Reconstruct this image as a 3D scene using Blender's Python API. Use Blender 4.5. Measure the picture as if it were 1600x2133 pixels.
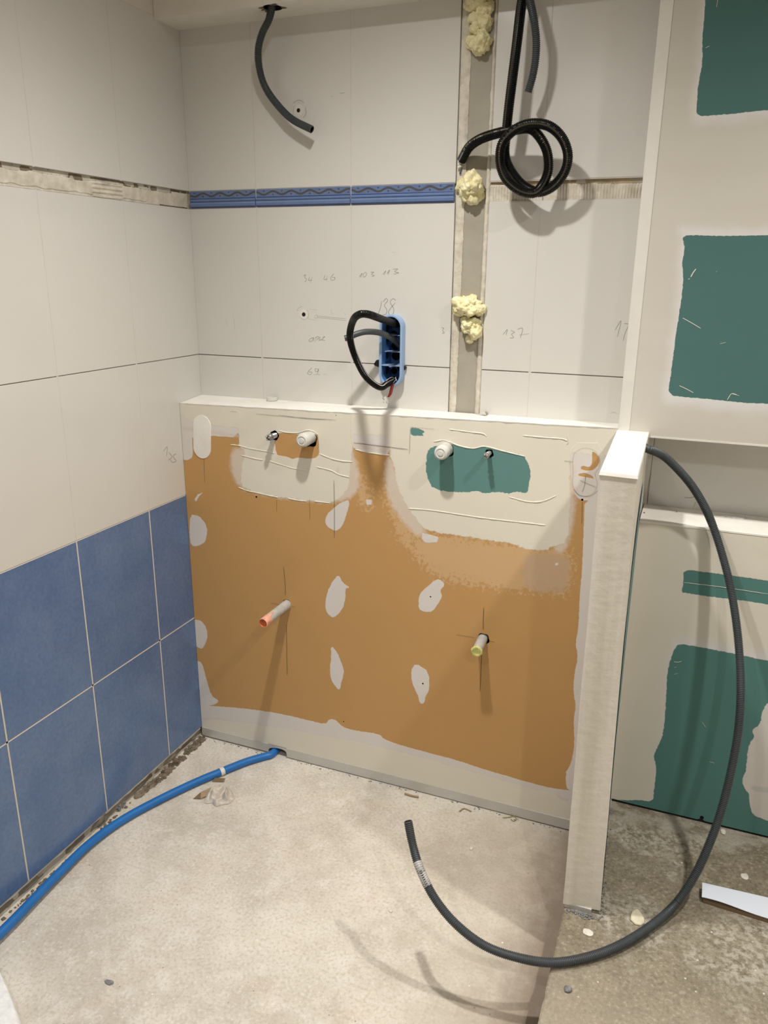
import bpy, bmesh, math, random
import numpy as np
from mathutils import Vector, Matrix, noise

for o in list(bpy.data.objects):
    bpy.data.objects.remove(o)
C = bpy.context.scene.collection
rnd = random.Random(7)

# ------------------------------------------------------------------ camera
CAM = np.array([1.51516, -2.17345, 1.62514])
FPX = 1617.9
YAW, PITCH, ROLL = -0.3763, -0.3003, 0.0092
FW = np.array([math.sin(YAW)*math.cos(PITCH), math.cos(YAW)*math.cos(PITCH), math.sin(PITCH)])
_r0 = np.cross(FW, [0, 0, 1]); _r0 /= np.linalg.norm(_r0); _u0 = np.cross(_r0, FW)
RT = math.cos(ROLL)*_r0 + math.sin(ROLL)*_u0
UP = -math.sin(ROLL)*_r0 + math.cos(ROLL)*_u0
cd = bpy.data.cameras.new('camera'); cam = bpy.data.objects.new('camera', cd); C.objects.link(cam)
cam.matrix_world = Matrix(((RT[0], UP[0], -FW[0], CAM[0]), (RT[1], UP[1], -FW[1], CAM[1]), (RT[2], UP[2], -FW[2], CAM[2]), (0, 0, 0, 1)))
cd.sensor_fit = 'VERTICAL'; cd.sensor_height = 36; cd.sensor_width = 27; cd.lens = FPX*36/2133; cd.clip_start = .02
bpy.context.scene.camera = cam

# ------------------------------------------------------------------ world, lamps, exposure
sc = bpy.context.scene
w = bpy.data.worlds.new('world'); sc.world = w; w.use_nodes = True
w.node_tree.nodes['Background'].inputs[0].default_value = (1, .95, .88, 1)
w.node_tree.nodes['Background'].inputs[1].default_value = .05
sc.view_settings.view_transform = 'Standard'; sc.view_settings.look = 'None'
sc.view_settings.gamma = 1; sc.view_settings.use_curve_mapping = False
sc.view_settings.exposure = 0.0
ZC = 2.56                                       # ceiling height
LAMPS = [(.8215, -.775, 36.0, 2.4), (2.09, -.853, 33.0, 2.4), (.85, -2.40, 15.0, 1.2), (2.19, -2.50, 28.0, 1.2)]  # third lamp is unseen, added as frontal fill
LAMP_COL = (1.0, .965, .905)
for lx, ly, pw, beam in LAMPS:
    ld = bpy.data.lights.new('downlight_light', 'AREA'); ld.shape = 'DISK'; ld.size = .07; ld.energy = pw; ld.color = LAMP_COL
    ld.use_nodes = True; lt = ld.node_tree; em = lt.nodes['Emission']          # reflector lamp: beam narrower than a bare disk
    ge = lt.nodes.new('ShaderNodeNewGeometry'); dt = lt.nodes.new('ShaderNodeVectorMath'); dt.operation = 'DOT_PRODUCT'
    lt.links.new(ge.outputs['Normal'], dt.inputs[0]); lt.links.new(ge.outputs['Incoming'], dt.inputs[1])
    ab = lt.nodes.new('ShaderNodeMath'); ab.operation = 'ABSOLUTE'; lt.links.new(dt.outputs['Value'], ab.inputs[0])
    pw_ = lt.nodes.new('ShaderNodeMath'); pw_.operation = 'POWER'; lt.links.new(ab.outputs[0], pw_.inputs[0]); pw_.inputs[1].default_value = beam
    lt.links.new(pw_.outputs[0], em.inputs['Strength'])
    lo = bpy.data.objects.new('downlight_light', ld); lo.location = (lx, ly, ZC-.012); C.objects.link(lo)

# ------------------------------------------------------------------ helpers
def pt(px, py, ax, val):
    """point of the place seen at photo pixel (px,py) on the plane axis=val"""
    d = FW + RT*(px-800)/FPX - UP*(py-1066.5)/FPX
    return CAM + d*(val-CAM[ax])/d[ax]
def P3(px, py, ax, val): return Vector(pt(px, py, ax, val))

def link(name, me, mat=None, parent=None):
    o = bpy.data.objects.new(name, me); C.objects.link(o)
    if mat is not None:
        for m in (mat if isinstance(mat, (list, tuple)) else [mat]): me.materials.append(m)
    if parent is not None:
        o.parent = parent
        o.matrix_parent_inverse = Matrix.Translation(parent.location).inverted()
    return o
def obj(name, bm, mat=None, parent=None, smooth=False, angle=None):
    bmesh.ops.recalc_face_normals(bm, faces=bm.faces)
    me = bpy.data.meshes.new(name); bm.to_mesh(me); bm.free()
    if smooth: me.polygons.foreach_set('use_smooth', [True]*len(me.polygons))
    o = link(name, me, mat, parent)
    if angle: me.set_sharp_from_angle(angle=angle)
    return o
def np_mesh(name, verts, faces, mat=None, parent=None, smooth=True, midx=None):
    me = bpy.data.meshes.new(name)
    verts = np.asarray(verts, dtype=np.float32); faces = np.asarray(faces, dtype=np.int32)
    k = faces.shape[1]
    me.vertices.add(len(verts)); me.vertices.foreach_set('co', verts.ravel())
    me.loops.add(faces.size); me.loops.foreach_set('vertex_index', faces.ravel())
    me.polygons.add(len(faces)); me.polygons.foreach_set('loop_start', np.arange(0, faces.size, k, dtype=np.int32))
    me.polygons.foreach_set('loop_total', np.full(len(faces), k, dtype=np.int32))
    me.update(calc_edges=True); me.validate()
    me.polygons.foreach_set('use_smooth', [smooth]*len(me.polygons))
    o = link(name, me, mat, parent)
    if midx is not None: me.polygons.foreach_set('material_index', np.asarray(midx, dtype=np.int32))
    return o
def thing(name, label, cat, loc, group=None):
    o = bpy.data.objects.new(name, None); o.empty_display_size = .05; C.objects.link(o)
    o.location = loc; o['label'] = label; o['category'] = cat
    if group: o['group'] = group
    return o
def tag(o, label, cat, group=None):
    o['label'] = label; o['category'] = cat
    if group: o['group'] = group
    return o
def struct(o):
    o['kind'] = 'structure'; return o
def box(bm, a, b, mi=0, bevel=0):
    x0, y0, z0 = a; x1, y1, z1 = b
    vs = [bm.verts.new(v) for v in ((x0,y0,z0),(x1,y0,z0),(x1,y1,z0),(x0,y1,z0),(x0,y0,z1),(x1,y0,z1),(x1,y1,z1),(x0,y1,z1))]
    fs = [bm.faces.new([vs[i] for i in f]) for f in ((0,3,2,1),(4,5,6,7),(0,1,5,4),(1,2,6,5),(2,3,7,6),(3,0,4,7))]
    for f in fs: f.material_index = mi
    if bevel:
        es = list({e for f in fs for e in f.edges})
        bmesh.ops.bevel(bm, geom=es, offset=bevel, segments=1, affect='EDGES')
    return fs
def hexa(bm, v8, mi=0):
    vs = [bm.verts.new(v) for v in v8]
    fs = [bm.faces.new([vs[i] for i in f]) for f in ((0,3,2,1),(4,5,6,7),(0,1,5,4),(1,2,6,5),(2,3,7,6),(3,0,4,7))]
    for f in fs: f.material_index = mi
    return fs

def catmull(pts, n=12):
    pts = [np.array(p, float) for p in pts]
    P = [2*pts[0]-pts[1]] + pts + [2*pts[-1]-pts[-2]]
    out = []
    for i in range(1, len(P)-2):
        for k in range(n):
            t = k/n
            p0, p1, p2, p3 = P[i-1:i+3]
            out.append(.5*((2*p1)+(-p0+p2)*t+(2*p0-5*p1+4*p2-p3)*t*t+(-p0+3*p1-3*p2+p3)*t**3))
    out.append(pts[-1])
    return np.array(out)
def resample(path, step):
    seg = np.linalg.norm(np.diff(path, axis=0), axis=1); s = np.r_[0, np.cumsum(seg)]
    n = max(2, int(s[-1]/step)); t = np.linspace(0, s[-1], n)
    return np.stack([np.interp(t, s, path[:, i]) for i in range(3)], 1), t
def tube_arrays(path, rad, sides=16, hollow=0):
    """sweep; returns verts, faces (quads) ; rad = array per point"""
    n = len(path); T = np.gradient(path, axis=0); T /= np.linalg.norm(T, axis=1)[:, None]
    N = np.zeros_like(path); a = np.array([0, 0, 1.0]) if abs(T[0][2]) < .9 else np.array([1.0, 0, 0])
    v = a - T[0]*(a@T[0]); N[0] = v/np.linalg.norm(v)
    for i in range(1, n):
        v = N[i-1]-T[i]*(N[i-1]@T[i]); N[i] = v/np.linalg.norm(v)
    B = np.cross(T, N)
    th = np.arange(sides)*2*np.pi/sides
    V = path[:, None, :] + rad[:, None, None]*(N[:, None, :]*np.cos(th)[None, :, None] + B[:, None, :]*np.sin(th)[None, :, None])
    V = V.reshape(-1, 3)
    i = np.arange(n-1)[:, None]*sides; j = np.arange(sides)[None, :]; j2 = (j+1) % sides
    F = np.stack([i+j, i+j2, i+sides+j2, i+sides+j], -1).reshape(-1, 4)
    return V, F, T
def conduit(name, pts, r, mats, parent=None, pitch=.0042, depth=.0016, stripe=False, sides=18, bore=.75, n=14, smooth_at=None):
    """corrugated hollow tube with open ends; mats=[outer, stripe, inside]"""
    path = catmull(pts, n)
    if pitch:
        path, t = resample(path, pitch/4)
        ph = (t/pitch) % 1.0
        rad = r - depth*np.where(ph < .5, 0, 1.0)
    else:
        path, t = resample(path, .006); rad = np.full(len(t), r)
    V, F, T = tube_arrays(path, rad, sides)
    m = np.zeros(len(F), int)
    if stripe: m.reshape(-1, sides)[:, 5] = 1
    # inner bore, a short way in from both ends, plus the end rings
    allV = [V]; allF = [F]; allM = [m]
    for end in (0, 1):
        k = 14
        seg = path[:k] if end == 0 else path[-k:]
        Vi, Fi, _ = tube_arrays(seg, np.full(len(seg), r*bore), sides)
        off = sum(len(x) for x in allV)
        # align the bore with the outer ring by nearest start
        base = 0 if end == 0 else (len(path)-1)*sides
        ib = 0 if end == 0 else (len(seg)-1)*sides
        d = np.linalg.norm(Vi[ib:ib+sides][None]-V[base][None, None], axis=2)[0]; sh = int(np.argmin(d))
        j = np.arange(sides)
        ring = np.stack([base+j, base+(j+1) % sides, off+ib+(j+1+sh) % sides, off+ib+(j+sh) % sides], 1)
        allV.append(Vi); allF += [Fi+off, ring]; allM += [np.full(len(Fi), 2), np.zeros(len(ring), int)]
        # plug deep inside so the bore is not see-through
    o = np_mesh(name, np.concatenate(allV), np.concatenate(allF), mats, parent, True, np.concatenate(allM))
    o.data.set_sharp_from_angle(angle=math.radians(50))
    return o
def tube(name, pts, r, mat, parent=None, sides=14, n=10, step=.004, caps=True):
    path, t = resample(catmull(pts, n), step)
    V, F, T = tube_arrays(path, np.full(len(path), r), sides)
    o = np_mesh(name, V, F, mat, parent)
    if caps:
        bm = bmesh.new(); bm.from_mesh(o.data); bmesh.ops.holes_fill(bm, edges=[e for e in bm.edges if e.is_boundary], sides=0); bm.to_mesh(o.data); bm.free()
        o.data.set_sharp_from_angle(angle=math.radians(50))
    return o
def lathe(name, prof, base, axis, mat, parent=None, sides=32, smooth=True, ang=35, mi=None):
    """prof = [(r, h)]; revolve about axis through base"""
    axis = Vector(axis).normalized(); q = Vector((0, 0, 1)).rotation_difference(axis)
    bm = bmesh.new(); rings = []
    for r, h in prof:
        if r < 1e-6: rings.append([bm.verts.new(Vector(base)+q@Vector((0, 0, h)))])
        else: rings.append([bm.verts.new(Vector(base)+q@Vector((r*math.cos(2*math.pi*k/sides), r*math.sin(2*math.pi*k/sides), h))) for k in range(sides)])
    for ri, (a, b) in enumerate(zip(rings, rings[1:])):
        for k in range(sides):
            k2 = (k+1) % sides
            if len(a) == 1 and len(b) == 1: continue
            if len(a) == 1: f = bm.faces.new((a[0], b[k2], b[k]))
            elif len(b) == 1: f = bm.faces.new((a[k], a[k2], b[0]))
            else: f = bm.faces.new((a[k], a[k2], b[k2], b[k]))
            if mi: f.material_index = mi[ri]
    return obj(name, bm, mat, parent, smooth, math.radians(ang))
def fbm(v, s, oc=4):
    return noise.fractal(Vector(v)*s, .9, 2.1, oc)
def lump(bm, c, r, seed, amp=.35, sc=22, sub=4, mi=0, ridge=0):
    """an irregular blob added to bm; r = (rx,ry,rz)"""
    res = bmesh.ops.create_icosphere(bm, subdivisions=sub, radius=1)
    off = Vector((seed*3.1, seed*1.7, seed*.9))
    for v in res['verts']:
        d = v.co.copy()
        p = Vector((d.x*r[0], d.y*r[1], d.z*r[2]))
        k = 1 + amp*noise.fractal(p*sc+off, .8, 2.2, 4) + amp*.5*noise.noise(p*sc*.5+off)
        if ridge: k -= ridge*max(0, .35-abs(noise.noise(p*48+off)))*1.0
        v.co = Vector(c) + p*k

# ------------------------------------------------------------------ materials
def lin(c):
    return tuple(((v/255)/12.92 if v/255 <= .04045 else ((v/255+.055)/1.055)**2.4) for v in c) + (1,)
def nt(name):
    m = bpy.data.materials.new(name); m.use_nodes = True
    t = m.node_tree; b = t.nodes['Principled BSDF']
    return m, t, b
def N(t, typ, **kw):
    n = t.nodes.new(typ)
    for k, v in kw.items():
        if k.startswith('i_'):
            key = k[2:]; key = int(key) if key.isdigit() else key.replace('_', ' ')
            n.inputs[key].default_value = v
        else: setattr(n, k, v)
    return n
def coord(t):
    return N(t, 'ShaderNodeNewGeometry').outputs['Position']
def simple(name, col, rough=.6, var=.06, vscale=8, bump=.0, bscale=60, metal=0, spec=.5, col2=None, sss=0, alpha=1, detail=4):
    m, t, b = nt(name)
    b.inputs['Roughness'].default_value = rough; b.inputs['Metallic'].default_value = metal
    b.inputs['Specular IOR Level'].default_value = spec
    pos = coord(t)
    nz = N(t, 'ShaderNodeTexNoise', i_Scale=vscale, i_Detail=detail, i_Roughness=.6); t.links.new(pos, nz.inputs['Vector'])
    r = N(t, 'ShaderNodeValToRGB'); t.links.new(nz.outputs[0], r.inputs[0])
    c = np.array(col[:3]); c2 = np.array(col2[:3]) if col2 is not None else c*(1-var*2)
    r.color_ramp.elements[0].position = .3; r.color_ramp.elements[1].position = .7
    r.color_ramp.elements[0].color = (*c2, 1); r.color_ramp.elements[1].color = (*(np.minimum(c*(1+var*.5), 1)), 1)
    t.links.new(r.outputs[0], b.inputs['Base Color'])
    if bump:
        n2 = N(t, 'ShaderNodeTexNoise', i_Scale=bscale, i_Detail=5); t.links.new(pos, n2.inputs['Vector'])
        bp = N(t, 'ShaderNodeBump', i_Strength=1.0, i_Distance=bump); t.links.new(n2.outputs[0], bp.inputs['Height'])
        t.links.new(bp.outputs[0], b.inputs['Normal'])
    if sss: b.inputs['Subsurface Weight'].default_value = sss; b.inputs['Subsurface Radius'].default_value = (.01, .01, .008)
    if alpha < 1: b.inputs['Alpha'].default_value = alpha
    return m

WHITE = (.64, .625, .59)
M = {}
M['tile'] = simple('white_tile', WHITE, rough=.22, var=.015, vscale=3, bump=.0004, bscale=14)
M['tile_up'] = M['tile']
M['tile_edge'] = simple('tile_edge', (.62, .56, .45), rough=.7)
M['grout_pale'] = simple('pale_grout', (.60, .56, .51), rough=.7, var=.05, vscale=12)
M['grout_warm'] = simple('cream_grout', (.60, .50, .38), rough=.85, var=.12, vscale=5, col2=(.62, .56, .48))
M['gap'] = simple('dark_joint', (.20, .17, .14), rough=.9, var=.3, vscale=9, col2=(.42, .38, .33))
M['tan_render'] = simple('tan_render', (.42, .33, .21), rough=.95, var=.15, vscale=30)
M['gap_shade'] = simple('gap_shade', (.22, .17, .12), rough=.95, var=.2, vscale=30)  # dark brown puts the shade of the deep gap into the colour
M['plaster_old'] = simple('old_plaster', (.60, .56, .48), rough=.9, var=.2, vscale=14, bump=.002, bscale=60)
M['adhesive'] = simple('tile_adhesive', (.68, .64, .56), rough=.85, var=.1, vscale=30, bump=.001, bscale=150, col2=(.50, .45, .37))
M['plaster'] = simple('plaster', (.70, .66, .60), rough=.8, var=.04, vscale=4, bump=.0005, bscale=50)
M['compound'] = simple('joint_compound', (.74, .71, .65), rough=.75, var=.05, vscale=5, bump=.0008, bscale=25, col2=(.66, .62, .55))
M['bead'] = simple('bead_filler', (.68, .66, .61), rough=.75, var=.05, vscale=8)
M['compound_white'] = simple('bright_compound', (.82, .80, .76), rough=.8, var=.05, vscale=10, bump=.0008, bscale=60, col2=(.74, .71, .65))
M['cream_ridge'] = simple('cream_filler', (.76, .72, .62), rough=.6, var=.03)
M['teal_edge'] = simple('teal_board_edge', (.15, .26, .26), rough=.8)
M['track'] = simple('galvanised_track', (.56, .56, .54), rough=.45, metal=.35, var=.12, vscale=9, col2=(.55, .54, .50))
M['grey_channel'] = simple('grey_channel', (.37, .34, .28), rough=.8, var=.05, vscale=16, bump=.0006, bscale=80)
M['foam'] = simple('expanding_foam', (.80, .76, .52), rough=.55, var=.1, vscale=60, bump=.0015, bscale=120, col2=(.68, .60, .30), sss=.15)
M['conduit_grey'] = simple('grey_conduit', (.052, .060, .066), rough=.45, var=.08, vscale=20)
M['conduit_black'] = simple('black_conduit', (.0035, .0035, .0035), rough=.30, spec=.22, var=.1, vscale=20)
M['conduit_in'] = simple('conduit_inside', (.015, .015, .015), rough=.6)
M['stripe'] = simple('conduit_stripe', (.05, .045, .028), rough=.3)
M['stripe_white'] = simple('white_stripe', (.45, .44, .42), rough=.3)
M['blue_pipe'] = simple('blue_pipe_sheath', (.012, .15, .46), rough=.38, var=.08, vscale=12, bump=.0003, bscale=200)
M['blue_box'] = simple('blue_box_plastic', (.07, .20, .48), rough=.4, var=.05)
M['blue_rim'] = simple('pale_blue_rim', (.30, .43, .66), rough=.4, var=.05)
M['black_hole'] = simple('dark_void', (.006, .006, .006), rough=.95)  # black stands in for the shade inside holes and cavities
M['red_wire'] = simple('red_wire', (.38, .03, .02), rough=.35)
M['white_plastic'] = simple('white_plastic', (.72, .70, .66), rough=.35)
M['cap'] = simple('translucent_cap', (.66, .65, .62), rough=.28, sss=.5, var=.02)
M['metal'] = simple('chrome_thread', (.55, .56, .56), rough=.25, metal=.9, var=.1, vscale=60)
M['pvc'] = simple('grey_pvc_pipe', (.30, .31, .30), rough=.45, var=.3, vscale=30, col2=(.55, .52, .48))
M['orange_tape'] = simple('orange_plug', (.52, .12, .02), rough=.5, var=.15, vscale=90, col2=(.35, .06, .01))
M['pink_tape'] = simple('pale_pink_tape', (.85, .42, .30), rough=.55, var=.15, vscale=60)
M['yellow_plug'] = simple('yellow_plug', (.70, .68, .25), rough=.6, var=.2, vscale=120, bump=.001, bscale=200, col2=(.50, .50, .16))
M['base_grey'] = simple('grey_mortar_base', (.30, .27, .22), rough=.9, var=.3, vscale=6, bump=.002, bscale=50, col2=(.10, .08, .06))
M['rubble'] = simple('rubble', (.24, .19, .14), rough=.95, var=.3, vscale=40, bump=.004, bscale=60, col2=(.06, .045, .035))
M['chip'] = simple('plaster_chip', (.70, .66, .58), rough=.85, var=.1, vscale=40, bump=.001, bscale=100)
M['stone'] = simple('grey_grit', (.25, .25, .26), rough=.8, var=.3, vscale=80, col2=(.08, .08, .08))
M['bag'] = simple('crumpled_film', (.58, .53, .46), rough=.4, var=.1, vscale=20, bump=.001, bscale=70)
M['tape_brown'] = simple('brown_tape', (.36, .25, .14), rough=.6)
M['card'] = simple('brown_card', (.17, .11, .06), rough=.8)
M['white_card'] = simple('white_card', (.74, .79, .90), rough=.55, var=.02)
M['sheet'] = simple('white_foam_sheet', (.86, .86, .85), rough=.5, var=.04, vscale=90, bump=.0012, bscale=110)
M['pencil'] = simple('pencil_mark', (.22, .20, .18), rough=.8, alpha=.55)
M['pencil_faint'] = simple('faint_pencil_mark', (.30, .28, .25), rough=.8, alpha=.38)
M['pencil_dark'] = simple('dark_pencil_line', (.06, .05, .04), rough=.8, alpha=.75)
M['bristle'] = simple('brown_bristle', (.10, .05, .03), rough=.8)
M['lamp_ring'] = simple('lamp_ring', (.8, .8, .8), rough=.4)
m, t, b = nt('lamp_glow'); b.inputs['Emission Color'].default_value = (1, .93, .82, 1); b.inputs['Emission Strength'].default_value = 3; M['glow'] = m

def blue_tile():
    m, t, b = nt('blue_tile'); b.inputs['Roughness'].default_value = .2
    pos = coord(t)
    n1 = N(t, 'ShaderNodeTexNoise', i_Scale=5, i_Detail=9, i_Roughness=.62); t.links.new(pos, n1.inputs['Vector'])
    r = N(t, 'ShaderNodeValToRGB'); t.links.new(n1.outputs[0], r.inputs[0])
    r.color_ramp.elements[0].position = .3; r.color_ramp.elements[0].color = (.082, .145, .295, 1)
    r.color_ramp.elements[1].position = .72; r.color_ramp.elements[1].color = (.135, .205, .36, 1)
    n2 = N(t, 'ShaderNodeTexNoise', i_Scale=90, i_Detail=3); t.links.new(pos, n2.inputs['Vector'])
    mx = N(t, 'ShaderNodeMix', data_type='RGBA', blend_type='OVERLAY'); mx.inputs[0].default_value = .22
    t.links.new(r.outputs[0], mx.inputs[6]); t.links.new(n2.outputs[0], mx.inputs[7])
    t.links.new(mx.outputs[2], b.inputs['Base Color'])
    bp = N(t, 'ShaderNodeBump', i_Strength=1.0, i_Distance=.0004); t.links.new(n1.outputs[0], bp.inputs['Height']); t.links.new(bp.outputs[0], b.inputs['Normal'])
    return m
M['blue_tile'] = blue_tile()

# layered board: masks are signed distances (m) stored per vertex, edges broken up by noise
def layered(name, base, layers, rough=.75, base_var=None, bump=.0005, stretch=(6, 6, 6)):
    """layers: (attr, colour, soft, amp, nscale, opacity, colour2)"""
    m, t, b = nt(name); b.inputs['Roughness'].default_value = rough; b.inputs['Specular IOR Level'].default_value = .35
    pos = coord(t)
    nv = N(t, 'ShaderNodeTexNoise', i_Scale=1, i_Detail=6, i_Roughness=.6); mpp = N(t, 'ShaderNodeMapping'); mpp.inputs[3].default_value = stretch
    t.links.new(pos, mpp.inputs[0]); t.links.new(mpp.outputs[0], nv.inputs['Vector'])
    def two(c1, c2):
        mx = N(t, 'ShaderNodeMix', data_type='RGBA'); t.links.new(nv.outputs[0], mx.inputs[0])
        mx.inputs[6].default_value = (*c1[:3], 1); mx.inputs[7].default_value = (*c2[:3], 1); return mx.outputs[2]
    cur = two(base, base_var or tuple(v*.9 for v in base[:3])); hgt = None
    for i, L in enumerate(layers):
        attr, col, soft, amp, ns, opa, col2 = L[:7]; thick = L[7] if len(L) > 7 else .6
        a = N(t, 'ShaderNodeAttribute', attribute_name=attr)
        nz = N(t, 'ShaderNodeTexNoise', i_Scale=ns, i_Detail=6, i_Roughness=.65); t.links.new(pos, nz.inputs['Vector'])
        ma = N(t, 'ShaderNodeMath', operation='MULTIPLY_ADD'); t.links.new(nz.outputs[0], ma.inputs[0]); ma.inputs[1].default_value = amp*2; ma.inputs[2].default_value = -amp
        ad = N(t, 'ShaderNodeMath', operation='ADD'); t.links.new(a.outputs['Fac'], ad.inputs[0]); t.links.new(ma.outputs[0], ad.inputs[1])
        mr = N(t, 'ShaderNodeMapRange', interpolation_type='SMOOTHSTEP'); t.links.new(ad.outputs[0], mr.inputs[0])
        mr.inputs[1].default_value = -soft; mr.inputs[2].default_value = soft; mr.inputs[3].default_value = 0; mr.inputs[4].default_value = opa
        fac = mr.outputs[0]
        mx = N(t, 'ShaderNodeMix', data_type='RGBA'); t.links.new(fac, mx.inputs[0]); t.links.new(cur, mx.inputs[6])
        t.links.new(two(col, col2), mx.inputs[7]); cur = mx.outputs[2]
        if thick:
            s = N(t, 'ShaderNodeMath', operation='MULTIPLY'); t.links.new(fac, s.inputs[0]); s.inputs[1].default_value = thick
            if hgt is None: hgt = s.outputs[0]
            else:
                ad2 = N(t, 'ShaderNodeMath', operation='ADD'); t.links.new(hgt, ad2.inputs[0]); t.links.new(s.outputs[0], ad2.inputs[1]); hgt = ad2.outputs[0]
    t.links.new(cur, b.inputs['Base Color'])
    n3 = N(t, 'ShaderNodeTexNoise', i_Scale=18, i_Detail=5); t.links.new(pos, n3.inputs['Vector'])
    s = N(t, 'ShaderNodeMath', operation='MULTIPLY_ADD'); t.links.new(n3.outputs[0], s.inputs[0]); s.inputs[1].default_value = .8
    if hgt is not None: t.links.new(hgt, s.inputs[2])
    bp = N(t, 'ShaderNodeBump', i_Strength=1.0, i_Distance=bump); t.links.new(s.outputs[0], bp.inputs['Height']); t.links.new(bp.outputs[0], b.inputs['Normal'])
    return m

def sdf_poly(Q, poly):
    poly = np.asarray(poly, float); A = poly; B = np.roll(poly, -1, 0)
    d2 = np.full(len(Q), 1e9); ins = np.zeros(len(Q), bool)
    for a, b2 in zip(A, B):
        ab = b2-a; ap = Q-a; L = ab@ab
        if L < 1e-12: continue
        u = np.clip(ap@ab/L, 0, 1); e = ap-u[:, None]*ab; d2 = np.minimum(d2, (e**2).sum(1))
        c = ((a[1] > Q[:, 1]) != (b2[1] > Q[:, 1]))
        with np.errstate(divide='ignore', invalid='ignore'):
            xi = (b2[0]-a[0])*(Q[:, 1]-a[1])/(b2[1]-a[1])+a[0]
        ins ^= c & (Q[:, 0] < xi)
    return np.sqrt(d2)*np.where(ins, 1, -1)
def chaikin(poly):
    P_ = np.array(poly, float); Q_ = np.roll(P_, -1, 0)
    return np.stack([P_*.78+Q_*.22, P_*.22+Q_*.78], 1).reshape(-1, 2)
def board_xz(name, y, x0, x1, zbot, ztop0, ztop1, res, polys, mat, parent, holes=()):
    """front face in an x-z plane at depth y; polys: {attr: [pixel polygons]}; holes: (x,z,r)"""
    nx = int((x1-x0)/res)+1; nz = int((ztop0-zbot)/res)+1
    U, Vv = np.meshgrid(np.linspace(0, 1, nx), np.linspace(0, 1, nz))
    X = x0+(x1-x0)*U; Z = zbot+(ztop0+(ztop1-ztop0)*U-zbot)*Vv
    Vt = np.stack([X.ravel(), np.full(X.size, y), Z.ravel()], 1)
    i = np.arange(nz-1)[:, None]*nx; j = np.arange(nx-1)[None, :]
    F = np.stack([i+j, i+j+1, i+nx+j+1, i+nx+j], -1).reshape(-1, 4)
    for hx, hz, hr in holes:
        r = np.hypot(Vt[:, 0]-hx, Vt[:, 2]-hz)
        inside = r < hr
        F = F[~inside[F].any(1)]
        cen = Vt[F].mean(1)
        ring = (r >= hr) & (r < hr+res*1.6)
        used = np.zeros(len(Vt), bool); 
        cnt = np.bincount(F.ravel(), minlength=len(Vt)); bnd = ring & (cnt < 4) & (cnt > 0)
        s = hr/np.maximum(r, 1e-9)
        jit = 1+.07*np.sin(np.arctan2(Vt[:, 2]-hz, Vt[:, 0]-hx)*5+hx*40)
        Vt[bnd, 0] = hx+(Vt[bnd, 0]-hx)*s[bnd]*jit[bnd]; Vt[bnd, 2] = hz+(Vt[bnd, 2]-hz)*s[bnd]*jit[bnd]
    o = np_mesh(name, Vt, F, mat, parent, True)
    Q = Vt[:, [0, 2]]
    nv = len(o.data.vertices)
    for attr, pl in polys.items():
        d = np.full(len(Q), -1.0)
        for poly in pl:
            if len(poly) > 5: poly = chaikin(poly)
            wp = np.array([pt(px, py, 1, y)[[0, 2]] for px, py in poly])
            d = np.maximum(d, sdf_poly(Q, wp))
        at = o.data.attributes.new(attr, 'FLOAT', 'POINT'); at.data.foreach_set('value', d.astype(np.float32)[:nv])
    return o

def ribbon(bm, pts3, width, nrm, off=.0004, mi=0, taper=True):
    nrm = Vector(nrm); pts3 = [Vector(p)+nrm*off for p in pts3]
    prev = None; n = len(pts3)
    for k, p in enumerate(pts3):
        a = pts3[max(0, k-1)]; b2 = pts3[min(n-1, k+1)]; d = (b2-a)
        if d.length < 1e-9: continue
        s = d.cross(nrm).normalized()*width*.5*(.55 if taper and k in (0, n-1) else 1)
        cur = (bm.verts.new(p-s), bm.verts.new(p+s))
        if prev: 
            f = bm.faces.new((prev[0], prev[1], cur[1], cur[0])); f.material_index = mi
        prev = cur
def strokes_each(name, groups, ax, val, nrm, mats, parent, off=.0005):
    for mi, wd, lines in groups:
        for ln in lines: strokes(name, [(mi, wd, [ln])], ax, val, nrm, mats, parent, off)
def strokes(name, groups, ax, val, nrm, mats, parent, off=.0005):
    """groups: (material index, width, [polylines in photo pixels])"""
    bm = bmesh.new()
    for mi, wd, lines in groups:
        for ln in lines:
            ps = [pt(x, y, ax, val) for x, y in ln]
            if len(ps) > 2: ps = list(catmull(ps, 5))
            ribbon(bm, ps, wd, nrm, off, mi)
    me = bpy.data.meshes.new(name); bm.to_mesh(me); bm.free()
    return link(name, me, mats, parent)

# ------------------------------------------------------------------ key measures (m)
TW = .31                      # tile width
ZG, ZB0, ZB1, ZS = 1.361, 1.8055, 1.855, 2.292     # joint, border bottom, border top, soffit
ZBL, ZM, ZT = .915, .472, .040                      # top of the blue tiles, their joint, their lower end
YF = -.122                    # front plane of the half wall
YS = -.116                    # front of the soffit
XP = 1.351                    # left face of the partition
YL, ZL = -.122, 1.008           # low box front plane and its top
YN = .042                     # niche back wall
ZR = .139                     # top of the raised slab right of the partition
XR, YR = 3.4, -3.6            # far limits of the room

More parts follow.
